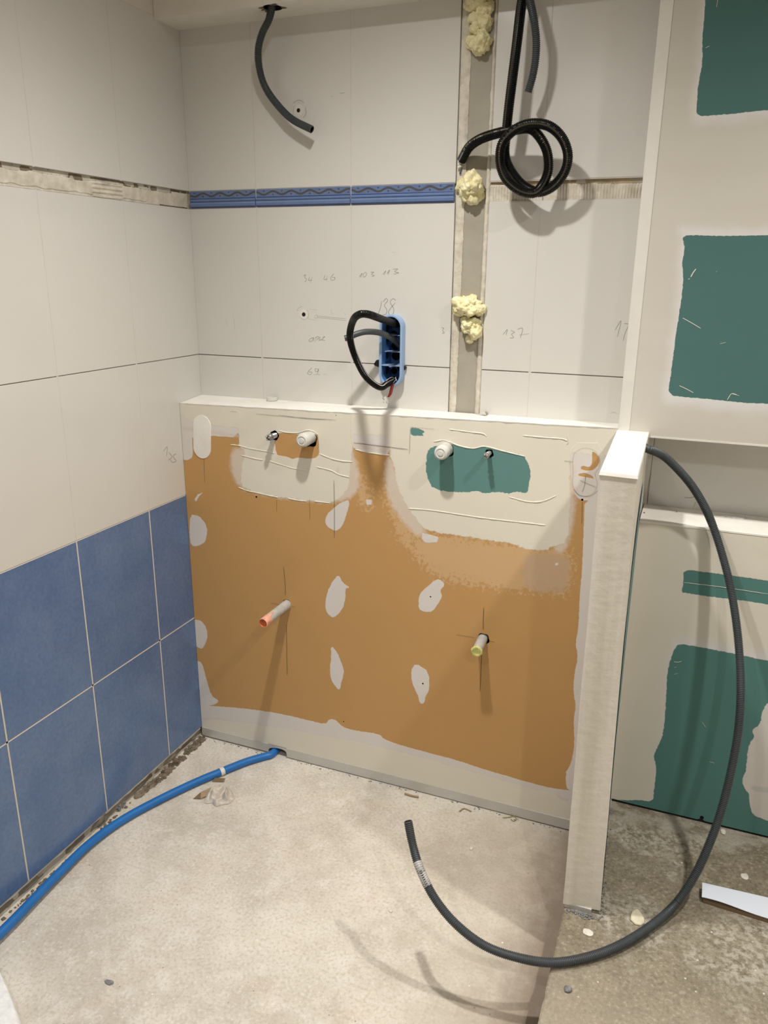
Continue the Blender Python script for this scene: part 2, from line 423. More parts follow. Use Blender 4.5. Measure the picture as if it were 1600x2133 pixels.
# ------------------------------------------------------------------ floor
def floor_mat():
    m, t, b = nt('concrete_floor'); b.inputs['Roughness'].default_value = .85; b.inputs['Specular IOR Level'].default_value = .25
    pos = coord(t); sp = N(t, 'ShaderNodeSeparateXYZ'); t.links.new(pos, sp.inputs[0])
    def noise_(s, d=6, r=.6, off=None):
        n = N(t, 'ShaderNodeTexNoise', i_Scale=s, i_Detail=d, i_Roughness=r)
        if off:
            mp = N(t, 'ShaderNodeMapping'); mp.inputs[1].default_value = off; t.links.new(pos, mp.inputs[0]); t.links.new(mp.outputs[0], n.inputs[0])
        else: t.links.new(pos, n.inputs[0])
        return n.outputs[0]
    def math_(op, a, b2=None, c=None):
        n = N(t, 'ShaderNodeMath', operation=op)
        for k, v in enumerate((a, b2, c)):
            if v is None: continue
            if isinstance(v, (int, float)): n.inputs[k].default_value = v
            else: t.links.new(v, n.inputs[k])
        return n.outputs[0]
    def mr(v, a, b2, c=0., d=1.):
        n = N(t, 'ShaderNodeMapRange', interpolation_type='SMOOTHSTEP'); t.links.new(v, n.inputs[0])
        for k, x in zip((1, 2, 3, 4), (a, b2, c, d)): n.inputs[k].default_value = x
        return n.outputs[0]
    def mix(f, a, b2):
        n = N(t, 'ShaderNodeMix', data_type='RGBA')
        if isinstance(f, (int, float)): n.inputs[0].default_value = f
        else: t.links.new(f, n.inputs[0])
        for k, v in ((6, a), (7, b2)):
            if isinstance(v, tuple): n.inputs[k].default_value = (*v, 1)
            else: t.links.new(v, n.inputs[k])
        return n.outputs[2]
    X, Y = sp.outputs[0], sp.outputs[1]
    n_big = noise_(3.2, 7, .62); n_mid = noise_(14, 7, .65); n_fine = noise_(70, 6, .7); n_b2 = noise_(5, 6, .6, (3.1, 7.7, 0)); n_gr = noise_(120, 4, .6, (1.7, 2.2, 0))
    # dusty screed
    c1 = mix(mr(n_big, .35, .68), (.52, .475, .41), (.68, .635, .56))
    c1 = mix(mr(n_mid, .42, .75), c1, (.70, .66, .60))
    c1 = mix(math_('MULTIPLY', mr(n_b2, .52, .72), .5), c1, (.56, .46, .38))
    c1 = mix(mr(n_gr, .36, .50, .40, 0), c1, (.40, .35, .28)); c1 = mix(mr(n_gr, .56, .68, 0, .45), c1, (.80, .77, .70)); c1 = mix(mr(n_fine, .62, .76, 0, .5), c1, (.42, .36, .28))
    # red brown stain beside the foot of the slab
    dx = math_('SUBTRACT', 1.368, X)
    st = mr(math_('ADD', dx, math_('MULTIPLY', math_('SUBTRACT', n_mid, .5), .16)), .20, .0)
    sty = mr(Y, -1.25, -.55)
    st2 = mr(math_('ADD', dx, math_('MULTIPLY', math_('SUBTRACT', n_big, .5), .25)), .55, .1, 0, .5)
    c1 = mix(st2, c1, (.47, .41, .33))
    c1 = mix(math_('MULTIPLY', st, .80), c1, (.205, .155, .115))
    # bare rough concrete right of it
    c2 = mix(mr(n_big, .35, .7), (.205, .172, .122), (.29, .25, .182))
    c2 = mix(mr(n_mid, .35, .7), c2, (.32, .275, .20))
    c2 = mix(mr(n_gr, .36, .48, .6, 0), c2, (.15, .125, .09)); c2 = mix(mr(n_gr, .56, .66, 0, .5), c2, (.52, .46, .36)); c2 = mix(mr(n_fine, .60, .74, 0, .6), c2, (.15, .125, .09))
    dust = math_('MULTIPLY', mr(n_b2, .50, .66), mr(n_fine, .42, .60))
    c2 = mix(math_('MULTIPLY', dust, .75), c2, (.55, .51, .44))
    yed = mr(math_('ADD', Y, math_('MULTIPLY', math_('SUBTRACT', n_mid, .5), .1)), -.26, -.15, 0, .6)   # paler along the low box
    c2 = mix(math_('MULTIPLY', yed, mr(n_mid, .4, .55)), c2, (.45, .42, .36))
    ylow = mr(math_('ADD', Y, math_('MULTIPLY', math_('SUBTRACT', n_big, .5), .3)), -.62, -.9, 0, .45)
    c2 = mix(ylow, c2, (.50, .44, .35))
    side = mr(math_('ADD', X, math_('MULTIPLY', math_('SUBTRACT', n_mid, .5), .012)), 1.362, 1.366)
    behind = mr(Y, -.60, .0, 1, 1)
    col = mix(side, c1, c2)
    # small dark specks
    vo = N(t, 'ShaderNodeTexVoronoi', i_Scale=34); t.links.new(pos, vo.inputs[0])
    sp2 = math_('MULTIPLY', mr(vo.outputs['Distance'], .10, .04), mr(n_b2, .50, .60))
    col = mix(math_('MULTIPLY', sp2, .7), col, (.20, .15, .11))
    vo3 = N(t, 'ShaderNodeTexVoronoi', i_Scale=22); mp = N(t, 'ShaderNodeMapping'); mp.inputs[1].default_value = (.3, .8, 0); t.links.new(pos, mp.inputs[0]); t.links.new(mp.outputs[0], vo3.inputs[0])
    sp3 = mr(vo3.outputs['Distance'], .07, .03)
    col = mix(math_('MULTIPLY', sp3, mr(n_big, .45, .5)), col, (.76, .73, .68))
    t.links.new(col, b.inputs['Base Color'])
    h = math_('MULTIPLY_ADD', n_mid, .6, math_('MULTIPLY', n_fine, .5))
    h = math_('ADD', h, math_('MULTIPLY', side, math_('MULTIPLY', n_fine, 1.2)))
    bp = N(t, 'ShaderNodeBump', i_Strength=1.0, i_Distance=.0045); t.links.new(h, bp.inputs['Height']); t.links.new(bp.outputs[0], b.inputs['Normal'])
    return m
bm = bmesh.new(); box(bm, (-.10, YR, -.12), (XR, .40, 0)); struct(obj('floor', bm, floor_mat()))
def slab():        # raised rough concrete slab, with a slightly crumbled edge
    bm = bmesh.new(); n = 260; L = []
    for k in range(n+1):
        y = YR+(.04-YR)*k/n; e = .0025*noise.noise(Vector((y*22, 0, 0)))+.0015*noise.noise(Vector((y*80, 3, 0)))
        x = 1.3705+e if y < -.55 else 1.3675+e*.4
        L.append([bm.verts.new((x+.004, y, 0)), bm.verts.new((x, y, ZR-.004)), bm.verts.new((x+.004, y, ZR-.0006)), bm.verts.new((x+.03, y, ZR)), bm.verts.new((XR, y, ZR))])
    for a, b_ in zip(L, L[1:]):
        for i in range(4): bm.faces.new((a[i], b_[i], b_[i+1], a[i+1]))
    bm.normal_update()
    me = bpy.data.meshes.new('trim_2'); bm.to_mesh(me); bm.free()
    return struct(link('trim_2', me, bpy.data.materials['concrete_floor']))
slab()

# ------------------------------------------------------------------ room shell out of frame, ceiling
bm = bmesh.new(); box(bm, (-.10, YR-.1, ZC), (XR+.1, .45, ZC+.1)); struct(obj('ceiling', bm, M['plaster']))
bm = bmesh.new(); box(bm, (-.10, YR-.1, -.12), (XR+.1, YR, ZC)); struct(obj('wall_rear', bm, M['plaster']))
bm = bmesh.new(); box(bm, (XR, YR, -.12), (XR+.1, .45, ZC)); struct(obj('wall_right', bm, M['plaster']))
for i, (lx, ly, pw, beam) in enumerate(LAMPS):
    t_ = thing('ceiling_light', ['round recessed ceiling downlight nearest the tiled corner', 'round recessed ceiling downlight in front of the green wall box', 'added fill downlight, unseen, behind the camera on the left', 'round recessed ceiling downlight behind the camera on the right'][i], 'light', (lx, ly, ZC), 'ceiling downlights')
    lathe('light_ring', [(.036, -.001), (.036, -.010), (.05, -.010), (.052, -.0005)], (lx, ly, ZC), (0, 0, 1), M['lamp_ring'], t_)
    lathe('diffuser', [(.0, -.002), (.036, -.002)], (lx, ly, ZC), (0, 0, 1), M['glow'], t_)

# ------------------------------------------------------------------ tile helpers
def cutter(outline, y0, y1):
    bm = bmesh.new(); a = [bm.verts.new((x, y0, z)) for x, z in outline]; b_ = [bm.verts.new((x, y1, z)) for x, z in outline]
    bm.faces.new(a); bm.faces.new(b_[::-1]); n = len(a)
    for k in range(n): bm.faces.new((a[k], b_[k], b_[(k+1) % n], a[(k+1) % n]))
    bmesh.ops.recalc_face_normals(bm, faces=bm.faces)
    me = bpy.data.meshes.new('cut'); bm.to_mesh(me); bm.free(); o = bpy.data.objects.new('cut', me); C.objects.link(o); return o
def boolean(bm, cuts):
    """return a new bmesh with the cutters removed from bm"""
    bmesh.ops.recalc_face_normals(bm, faces=bm.faces)
    me = bpy.data.meshes.new('tmp'); bm.to_mesh(me); bm.free(); o = bpy.data.objects.new('tmp', me); C.objects.link(o)
    for _ in range(6): me.materials.append(M['tile'])
    for c in cuts:
        md = o.modifiers.new('b', 'BOOLEAN'); md.object = c; md.operation = 'DIFFERENCE'; md.solver = 'EXACT'
    dg = bpy.context.evaluated_depsgraph_get(); ev = o.evaluated_get(dg); m2 = bpy.data.meshes.new_from_object(ev)
    out = bmesh.new(); out.from_mesh(m2); bpy.data.objects.remove(o); bpy.data.meshes.remove(m2); return out
def merge(dst, src):
    me = bpy.data.meshes.new('x'); src.to_mesh(me); src.free(); dst.from_mesh(me); bpy.data.meshes.remove(me)

# electrical box outline (stadium) in the wall plane
BXc = (pt(790, 730, 1, -.03)[0]+pt(838, 730, 1, -.03)[0])/2
BZ1, BZ0 = pt(815, 655, 1, -.03)[2], pt(815, 806, 1, -.03)[2]
BW = pt(838, 730, 1, -.03)[0]-pt(790, 730, 1, -.03)[0]
BXc -= .001
def stadium(cx, z0, z1, wd, n=14):
    r = wd/2; out = []
    for k in range(n+1):
        a = math.pi*k/n; out.append((cx+r*math.cos(a), z1-r+r*math.sin(a)*1.0))
    for k in range(n+1):
        a = math.pi+math.pi*k/n; out.append((cx+r*math.cos(a), z0+r+r*math.sin(a)))
    return out
cutA = cutter(stadium(BXc, BZ0+.004, BZ1-.004, BW-.006), -.05, .075)

# ------------------------------------------------------------------ back wall: white tiles, channel, border
xcl = pt(947, 443, 1, 0)[0]; xcl_t = pt(961, 20, 1, 0)[0]; xcl_b = pt(934, 850, 1, 0)[0]
xc0 = (xcl+xcl_t+xcl_b)/3                     # left tile edge at the chase
xc1 = (pt(1019, 443, 1, 0)[0]+pt(999, 840, 1, 0)[0])/2
XJ = [0.0, .237, .547, xc0]; XJ2 = [xc1, 1.088, 1.352]
ROWS = [(1.10, ZG), (ZG, ZB0), (ZB1, ZS+.012)]
bm = bmesh.new(); box(bm, (-.10, .009, -.12), (XP+.01, .10, ZC))
wall = boolean(bm, [cutA])
for f in wall.faces: f.material_index = 1
bmt = bmesh.new(); g = .0011
for xs in (XJ, XJ2):
    for a, b_ in zip(xs, xs[1:]):
        for z0, z1 in ROWS:
            ga = g if a > .01 else 0
            box(bmt, (a+ga*.6, 0, z0+.0014), (b_-g*.6, .0085, z1-.0014), 0, .0006)
merge(wall, boolean(bmt, [cutA]))
bmg = bmesh.new()                              # grout fills the joints just behind the tile faces
for xs in (XJ, XJ2):
    for a in xs[1:-1]: box(bmg, (a-.004, .0002, 1.10), (a+.004, .008, ZS), 2)
for x0, x1 in ((0, xc0-.001), (xc1+.001, 1.352)):
    box(bmg, (x0, .0040, ZG-.0035), (x1, .0082, ZG+.0035), 3)
    box(bmg, (x0, .0012, ZB1-.001), (x1, .0082, ZB1+.003), 2)
    box(bmg, (x0, .0012, ZB0-.003), (x1, .0082, ZB0+.001), 2)
merge(wall, boolean(bmg, [cutA]))
wall_back = struct(obj('wall_back', wall, [M['tile'], M['plaster_old'], M['grout_pale'], M['gap']]))
bm = bmesh.new(); box(bm, (-.05, .02, ZS), (1.352, .1, ZC)); bm.free()

def wall_child(o): return o
# border tiles with wave motif
def border_tile(x0, x1):
    bm = bmesh.new(); H = ZB1-ZB0
    prof = [(0, .0, 3), (.004, -.0035, 3), (.007, -.0045, 0), (.0155, -.0050, 3), (.0185, -.0030, 0), (.022, -.0055, 4), (.0265, -.0030, 0), (.030, -.0034, 3), (.0325, -.0015, 0), (H-.002, -.0012, 0), (H, .001, 0)]
    prof = [(0, .002, 3), (.003, -.004, 3), (.005, -.0052, 0), (.012, -.006, 4), (.0155, -.006, 0), (.0175, -.0042, 3), (.0195, -.0052, 0), (.0235, -.0052, 4), (.0255, -.003, 3), (.0285, -.0018, 0), (H-.0015, -.0014, 0), (H, .001, 0)]
    x0 += .0015; x1 -= .0015
    va = [bm.verts.new((x0, y, ZB0+z)) for z, y, _ in prof]; vb = [bm.verts.new((x1, y, ZB0+z)) for z, y, _ in prof]
    for k in range(len(prof)-1):
        f = bm.faces.new((va[k], vb[k], vb[k+1], va[k+1])); f.material_index = {0: 0, 3: 1, 4: 2}[prof[k][2]]
    ba = [bm.verts.new((x0, .0085, ZB0)), bm.verts.new((x0, .0085, ZB0+H))]; bb = [bm.verts.new((x1, .0085, ZB0)), bm.verts.new((x1, .0085, ZB0+H))]
    bm.faces.new([ba[0]]+va+[ba[1]]); bm.faces.new([bb[0]]+vb+[bb[1]])
    bm.faces.new((va[0], vb[0], bb[0], ba[0])); bm.faces.new((va[-1], vb[-1], bb[1], ba[1])); bm.faces.new((ba[0], bb[0], bb[1], ba[1]))
    o = obj('border_tile', bm, [M['b_blue'], M['b_dark'], M['b_light']], wall_back)
    # wave and dots in relief
    bm = bmesh.new(); zc = ZB0+.0385; per = .0610; xs = np.arange(x0+.001, x1-.001, .0025)
    ph0 = .3
    ribbon(bm, [(x, -.0016, zc+.0046*math.sin(2*math.pi*((x-.237)/per+ph0))) for x in xs], .0050, (0, -1, 0), .0004, 0, False)
    k = math.floor((x0-.237)/per)-1
    while True:
        for fr, dz in ((.25, -.0042), (.75, .0052)):
            x = .237+(k+fr-ph0)*per
            if x0+.004 < x < x1-.004:
                c = Vector((x, -.0021, zc+dz)); vs = [bm.verts.new(c+Vector((.0026*math.cos(a), 0, (.0018 if dz > 0 else .0022)*math.sin(a)))) for a in np.linspace(0, 2*math.pi, 11)[:-1]]
                bm.faces.new(vs)
        k += 1
        if .237+(k-1)*per > x1: break
    me = bpy.data.meshes.new('wave_motif'); bm.to_mesh(me); bm.free(); link('wave_motif', me, M['b_wave'], o)
    return o
M['b_blue'] = simple('border_blue', (.125, .19, .36), rough=.2, var=.08, vscale=30)
M['b_dark'] = simple('border_dark_blue', (.035, .06, .19), rough=.25)
M['b_light'] = simple('border_light_blue', (.17, .25, .43), rough=.2)
M['b_wave'] = simple('border_wave_glaze', (.085, .075, .075), rough=.35)
for a, b_ in zip(XJ, XJ[1:]): border_tile(a+(.004 if a < .01 else 0), b_-(.001 if b_ == xc0 else 0))

# bare adhesive bands where border tiles are missing
def relief(name, P0, du, dv, nrm, nu, nv, hf, mat, parent, cf=None):
    """height-field patch with a closed skirt; hf(u,v)->height m, u/v in metres"""
    P0 = np.array(P0, float); du = np.array(du, float); dv = np.array(dv, float); nrm = np.array(nrm, float)
    Lu, Lv = np.linalg.norm(du), np.linalg.norm(dv)
    V = []; hh = []
    for j in range(nv+1):
        for i in range(nu+1):
            u, v = i/nu, j/nv; h_ = hf(u*Lu, v*Lv); hh.append(h_)
            V.append(P0+du*u+dv*v+nrm*h_)
    F = [(j*(nu+1)+i, j*(nu+1)+i+1, (j+1)*(nu+1)+i+1, (j+1)*(nu+1)+i) for j in range(nv) for i in range(nu)]
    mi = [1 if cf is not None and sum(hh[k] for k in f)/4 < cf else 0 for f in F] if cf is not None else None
    return np_mesh(name, V, F, mat, parent, True, mi)
def hf_notch_right(u, v):
    n = fbm((u, v, 0), 30); k = noise.noise(Vector((u*9, v*14, 3)))
    h = .0015*n
    if v < .037: h += (.0016*math.sin(u*2*math.pi/.0075+3*k))*max(0, min(1, .6+2.2*k))
    if v > .037+.006*k: h -= .004
    return h
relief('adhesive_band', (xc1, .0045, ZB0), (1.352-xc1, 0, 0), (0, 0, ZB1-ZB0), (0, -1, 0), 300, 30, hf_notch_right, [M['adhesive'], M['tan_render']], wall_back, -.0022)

# the chase between the tile fields: grey strip and ragged filler on both sides
gz0, gz1 = 1.20, ZS+.02
def chase():
    gl, gr = pt(966, 443, 1, 0)[0], pt(1009, 443, 1, 0)[0]
    dl = (pt(949, 840, 1, 0)[0]-gl); dr = (pt(989, 840, 1, 0)[0]-gr)
    zA, zB = pt(966, 443, 1, 0)[2], pt(949, 840, 1, 0)[2]
    def at(base, d, z): return base+d*(zA-z)/(zA-zB)
    bm = bmesh.new(); nz = 200
    rows = []
    for k in range(nz+1):
        z = gz0+(gz1-gz0)*k/nz
        a = at(gl, dl, z)+.002*noise.noise(Vector((0, 0, z*40)))+.0015*noise.noise(Vector((0, 5, z*150))); b2 = at(gr, dr, z)+.002*noise.noise(Vector((4, 0, z*40)))
        rows.append((z, a, b2))
    # grey strip
    V = []; F = []
    for z, a, b2 in rows: V += [(a-.004, .0065, z), (b2+.004, .0065, z)]
    F = [(2*k, 2*k+1, 2*k+3, 2*k+2) for k in range(nz)]
    np_mesh('grey_strip', V, F, M['grey_channel'], wall_back)
    # filler ridges
    for side in (0, 1):
        V = []; nu = 8
        for k, (z, a, b2) in enumerate(rows):
            x0, x1 = (xc0+.0015, a) if side == 0 else (b2, xc1-.0004)
            for i in range(nu+1):
                u = i/nu; x = x0+(x1-x0)*u
                h = .004*math.sin(math.pi*min(1, u*.9+.08))+.0015*fbm((x, side, z), 90)
                if side == 0 and .1 < u < .75 and z < 1.81: h += .0013*math.sin(z*2*math.pi/.0115+u*2)      # notched by the old trowel
                V.append((x, .0055-h, z))
        F = [(k*(nu+1)+i, k*(nu+1)+i+1, (k+1)*(nu+1)+i+1, (k+1)*(nu+1)+i) for k in range(nz) for i in range(nu)]
        np_mesh('filler_edge', V, F, M['adhesive'], wall_back)
    return at(gl, dl, 1.6), at(gr, dr, 1.6)
chase()

# ------------------------------------------------------------------ niche wall (set back), right part
bm = bmesh.new(); box(bm, (1.365, YN+.009, -.12), (XR, YN+.12, ZC), 1)
xj = pt(1352, 1015, 1, YN)[0]
for a, b_ in ((1.37, xj), (xj, xj+TW), (xj+TW, xj+2*TW), (xj+2*TW, xj+3*TW)):
    for z0, z1 in ((.60, .915), (.915, ZG)): box(bm, (a+.0008, YN, z0+.001), (b_-.0008, YN+.0085, z1-.001), 0, .0005)
box(bm, (1.37, YN+.0012, .6), (2.3, YN+.0088, 1.4), 2)
struct(obj('wall_niche', bm, [M['tile'], M['plaster_old'], M['gap']]))

# ------------------------------------------------------------------ left wall
def left_wall():
    bm = bmesh.new()
    box(bm, (-.12, YR, -.12), (-.0088, .06, ZC), 1)
    ys = [.0085, -.312]
    while ys[-1] > YR: ys.append(ys[-1]-TW)
    ys[-1] = YR
    for a, b_ in zip(ys, ys[1:]):
        for z0, z1 in ((ZBL, ZG), (ZG, ZB0), (ZB1, ZS+.008)):
            box(bm, (-.0085, b_+.0007, z0+.0012), (0, a-.0007, z1-.0012), 0, .0006)
        for z0, z1 in ((ZT, ZM), (ZM, ZBL)):
            fs = box(bm, (-.0085, b_+.0017, z0+(.0 if z0 == ZT else .0015)), (0, a-.0017, z1-.0015), 2, .0006)
        if a < -.1:
            box(bm, (-.0085, a-.003, ZT+.001), (-.0007, a+.003, ZBL), 4)
            box(bm, (-.0085, a-.003, ZBL), (-.0002, a+.003, ZB0), 3); box(bm, (-.0085, a-.003, ZB1), (-.0002, a+.003, ZS), 3)
    box(bm, (-.0085, YR, ZM-.003), (-.0007, .008, ZM+.003), 4)
    box(bm, (-.0085, YR, ZBL-.003), (-.0010, .008, ZBL+.0025), 4)
    box(bm, (-.0085, YR, ZG-.003), (-.0030, .008, ZG+.003), 5)
    box(bm, (-.0085, YR, ZS+.006), (-.001, .02, ZC), 6)                     # painted plaster above the tiles
    for f in bm.faces:
        if f.material_index == 2 and f.calc_center_median().z < ZT+.001: f.material_index = 7
    o = struct(obj('wall_left', bm, [M['tile'], M['plaster_old'], M['blue_tile'], M['grout_pale'], M['grout_warm'], M['gap'], M['plaster'], M['tile_edge']]))
    return o
wall_left = left_wall()
def hf_left(u, v):      # u from the corner outwards, v upwards
    k = noise.noise(Vector((u*5, v*10, 8))); h = .0012*fbm((u, v, 2), 35)
    if .30 < u < .42 or u > .72: h += .0018*math.sin(v*2*math.pi/.011+1.5*k)
    elif u < .14: h -= .0012+.003*(v > .043)+.003*(v < .003)
    top = .041+.006*noise.noise(Vector((u*14, 0, 1)))+.002*noise.noise(Vector((u*60, 0, 1)))
    if v > top-.003 and u > .08: h -= .0048
    if v < .006+.004*noise.noise(Vector((u*30, 3, 1))) and u > .2: h -= .002
    return h
relief('adhesive_band', (-.0040, -.004, ZB0), (0, -1.2, 0), (0, 0, ZB1-ZB0), (1, 0, 0), 520, 48, hf_left, [M['adhesive'], M['gap_shade']], wall_left, -.0030)
# broken edge under the blue tiles
def hf_base(u, v):
    return .009*max(0, fbm((u, v, 5), 16))+.004*fbm((u, v, 9), 9)-.006*(v < .008)
relief('rough_base', (-.0075, 0, 0), (0, -1.6, 0), (0, 0, ZT+.004), (1, 0, 0), 400, 12, hf_base, M['base_grey'], wall_left)
bm = bmesh.new()         # ragged mortar lip hanging just under the tiles
prev = None
for k in range(241):
    y = -.13-k*.006; d = .006+.004*noise.noise(Vector((y*30, 0, 0)))+.004*noise.noise(Vector((y*8, 2, 0)))
    cur = [bm.verts.new((-.0004, y, ZT+.001)), bm.verts.new((-.001, y, ZT-d)), bm.verts.new((-.0085, y, ZT-d-.001))]
    if prev:
        bm.faces.new((prev[0], prev[1], cur[1], cur[0])); bm.faces.new((prev[1], prev[2], cur[2], cur[1]))
    prev = cur
obj('mortar_lip', bm, M['tile_edge'], wall_left)

# ------------------------------------------------------------------ soffit over the back wall
hx, hy, _ = pt(568, 16, 2, ZS)
bm = bmesh.new()
box(bm, (0, YS, ZS), (1.352, .02, ZC), 0)
cutB = cutter([(0, 0)]*0 or [(hx+.030*math.cos(a)*(1+.06*math.sin(3*a)), 0) for a in [0, 1, 2]], 0, 1) if False else None
tb = bmesh.new(); bmesh.ops.create_cone(tb, cap_ends=True, segments=28, radius1=.026, radius2=.026, depth=.2, matrix=Matrix.Translation((hx, hy, ZS+.03)))
me = bpy.data.meshes.new('cut'); tb.to_mesh(me); tb.free(); cutB = bpy.data.objects.new('cut', me); C.objects.link(cutB)
bx_ = pt(1092, -60, 1, -.07); 
soffit = boolean(bm, [cutB])
for f in soffit.faces:
    c = f.calc_center_median()
    f.material_index = 1 if (c.z > ZS+.004 and c.y > YS+.004 and c.y < .015 and .01 < c.x < 1.34 and abs(c.z-ZC) > .01) else 0
soffit = struct(obj('trim_1', soffit, [M['compound'], M['black_hole']]))
bpy.data.objects.remove(cutA); bpy.data.objects.remove(cutB)
bm = bmesh.new()        # torn paper flap and grazed edge at the hole
for a0 in (2.6, 3.0, 3.5, .3, 5.4):
    c = Vector((hx, hy, ZS)); d = Vector((math.cos(a0), math.sin(a0), 0)); s = Vector((-d.y, d.x, 0))
    v = [bm.verts.new(c+d*.024+s*.010+Vector((0, 0, -.0005))), bm.verts.new(c+d*.040+Vector((0, 0, -.0025))), bm.verts.new(c+d*.024-s*.010+Vector((0, 0, -.0005)))]
    bm.faces.new(v)
me = bpy.data.meshes.new('torn_edge'); bm.to_mesh(me); bm.free(); link('torn_edge', me, M['card'], soffit)

# ------------------------------------------------------------------ half wall
ORANGE = (.53, .305, .115); ORANGE2 = (.48, .275, .105)
LILAC = (.70, .66, .63); LILAC2 = (.64, .60, .56)
CREAM = (.73, .69, .59); CREAM2 = (.68, .64, .55)
TEAL = (.11, .24, .225); TEAL2 = (.10, .22, .205)
hw_layers = [
    ('smear', (.66, .46, .27), .010, .085, 110, .55, (.64, .45, .26), .3),
    ('haze', (.50, .36, .24), .008, .016, 40, .70, (.50, .37, .26), .2),
    ('white', LILAC, .0009, .0034, 75, 1, LILAC2, .5),
    ('pink', (.62, .50, .42), .004, .006, 30, .55, (.66, .58, .52), .0),
    ('halo', (.66, .61, .55), .010, .014, 50, .80, (.66, .58, .50), .1),
    ('cream', CREAM, .0022, .0095, 75, 1, CREAM2, .3),
    ('orange', ORANGE, .0006, .0020, 90, 1, ORANGE2, -.8),
    ('teal', TEAL, .0008, .0055, 120, 1, TEAL2, -.6),
]
polys = {
 'smear': [[(868,1112),(1062,1130),(1190,1145),(1192,1180),(1188,1236),(1100,1232),(1000,1220),(905,1202),(858,1150)], [(805,1000),(830,1075),(870,1120),(850,1150),(815,1080),(800,1030)], [(740,985),(755,985),(775,1045),(770,1060),(755,1050)]],
 'haze': [[(1098,1150),(1185,1160),(1187,1180),(1182,1230),(1150,1236),(1092,1228),(1088,1185)]],
 'white': [
  [(410,1470),(450,1471),(500,1475),(550,1481),(600,1490),(640,1500),(678,1509),(684,1500),(692,1497),(702,1502),(712,1514),(740,1522),(790,1529),(800,1540),(830,1551),(900,1570),(950,1583),(1000,1600),(1060,1618),(1110,1632),(1150,1642),(1182,1646),(1260,1660),(1260,1790),(410,1570)],
  [(1218,1036),(1216,1100),(1213,1180),(1208,1240),(1205,1310),(1199,1340),(1204,1370),(1197,1400),(1194,1440),(1200,1468),(1195,1500),(1197,1550),(1190,1590),(1177,1612),(1182,1650),(1300,1700),(1320,1000)],
  [(414,1376),(422,1384),(430,1415),(440,1450),(456,1459),(450,1467),(430,1471),(410,1475),(405,1380)],
  [(395,1071),(415,1075),(428,1090),(432,1108),(428,1128),(420,1134),(404,1140),(395,1130)],
  [(402,1290),(420,1293),(430,1308),(433,1326),(426,1345),(420,1353),(402,1342)],
  [(730,1041),(722,1072),(714,1094),(705,1105),(694,1105),(681,1097),(677,1086),(681,1072),(694,1059),(709,1047)],
  [(705,1197),(714,1214),(730,1225),(719,1225),(720,1244),(714,1269),(695,1289),(681,1278),(677,1259),(681,1234),(694,1209)],
  [(689,1344),(703,1359),(714,1388),(717,1400),(711,1422),(708,1437),(700,1433),(689,1416),(687,1391),(690,1369)],
  [(909,1206),(920,1209),(927,1219),(916,1231),(922,1241),(912,1259),(900,1275),(884,1275),(872,1269),(872,1247),(877,1233),(891,1222)],
  [(866,1381),(894,1400),(894,1441),(886,1450),(884,1466),(875,1466),(870,1447),(858,1422),(856,1397)],
  [(370,830),(500,845),(500,912),(440,908),(400,903),(402,950),(395,958),(380,959),(370,900)],
  [(730,858),(815,868),(815,948),(775,945),(750,938),(732,932)],
  [(1186,922),(1262,922),(1262,1042),(1222,1044),(1200,1038),(1190,1000)],
  [(880,1110),(914,1119),(910,1130),(885,1131),(878,1122)],
  [(1158,1172),(1163,1173),(1162,1178),(1157,1177)], [(762,1040),(775,1042),(774,1052),(764,1052)],
  [(405,1040),(412,1030),(422,1026),(412,1038),(408,1046)]],
 'pink': [[(380,888),(500,905),(500,912),(380,896)], [(730,920),(860,935),(860,948),(730,932)], [(420,1492),(560,1512),(800,1556),(1000,1612),(1185,1662),(1185,1672),(1000,1622),(800,1566),(560,1520),(420,1500)], [(1175,965),(1192,968),(1192,985),(1176,980)]],
 'halo': [[(488,930),(480,955),(482,985),(496,1014),(540,1030),(600,1040),(690,1048),(724,1042),(744,1026),(750,985),(740,955),(733,930)],
          [(806,950),(800,1000),(812,1045),(833,1080),(870,1118),(892,1108),(850,1045),(830,1000),(815,950)], [(1172,960),(1172,1060),(1166,1120),(1150,1150),(1178,1150),(1193,1100),(1200,1040),(1200,960)]],
 'cream': [[(495,838),(498,925),(500,932),(512,938),(503,975),(502,1010),(520,1021),(534,1025),(575,1034),(631,1042),(687,1047),(712,1036),(728,1010),(728,975),(732,950),(735,930),(735,850)],
           [(806,862),(812,950),(822,970),(826,1010),(845,1050),(862,1075),(885,1105),(931,1112),(987,1120),(1032,1128),(1062,1130),(1092,1143),(1130,1148),(1150,1140),(1182,1128),(1188,1060),(1186,960),(1197,930),(1225,928),(1262,960),(1310,900),(1310,880)],
           [(405,1494),(560,1512),(800,1557),(1000,1613),(1200,1668),(1200,1760),(405,1580)],
           [(370,828),(370,872),(500,895),(740,905),(1000,912),(1310,960),(1310,870)]],
 'orange': [[(571,903),(600,902),(622,906),(662,902),(664,925),(665,947),(656,955),(640,955),(619,953),(609,957),(598,951),(587,950),(575,947)],
            [(1233,940),(1241,944),(1247,952),(1250,961),(1244,973),(1232,981),(1217,980),(1209,976),(1213,970),(1228,974),(1233,968),(1234,955)], [(1204,988),(1218,985),(1232,990),(1240,999),(1222,994),(1206,992)]],
 'teal': [[(890,939),(901,931),(920,928),(942,924),(957,931),(987,935),(1010,931),(1040,939),(1070,944),(1092,950),(1100,965),(1106,984),(1102,1010),(1100,1028),(1077,1024),(1056,1029),(1040,1024),(1010,1028),(990,1022),(969,1026),(931,1024),(901,1017),(892,999),(887,980)],
          [(855,890),(872,893),(886,899),(878,904),(884,908),(856,909)]],
}
HWZ0, HWZ1 = 1.219, 1.246              # top edge of the face at the left and at the partition
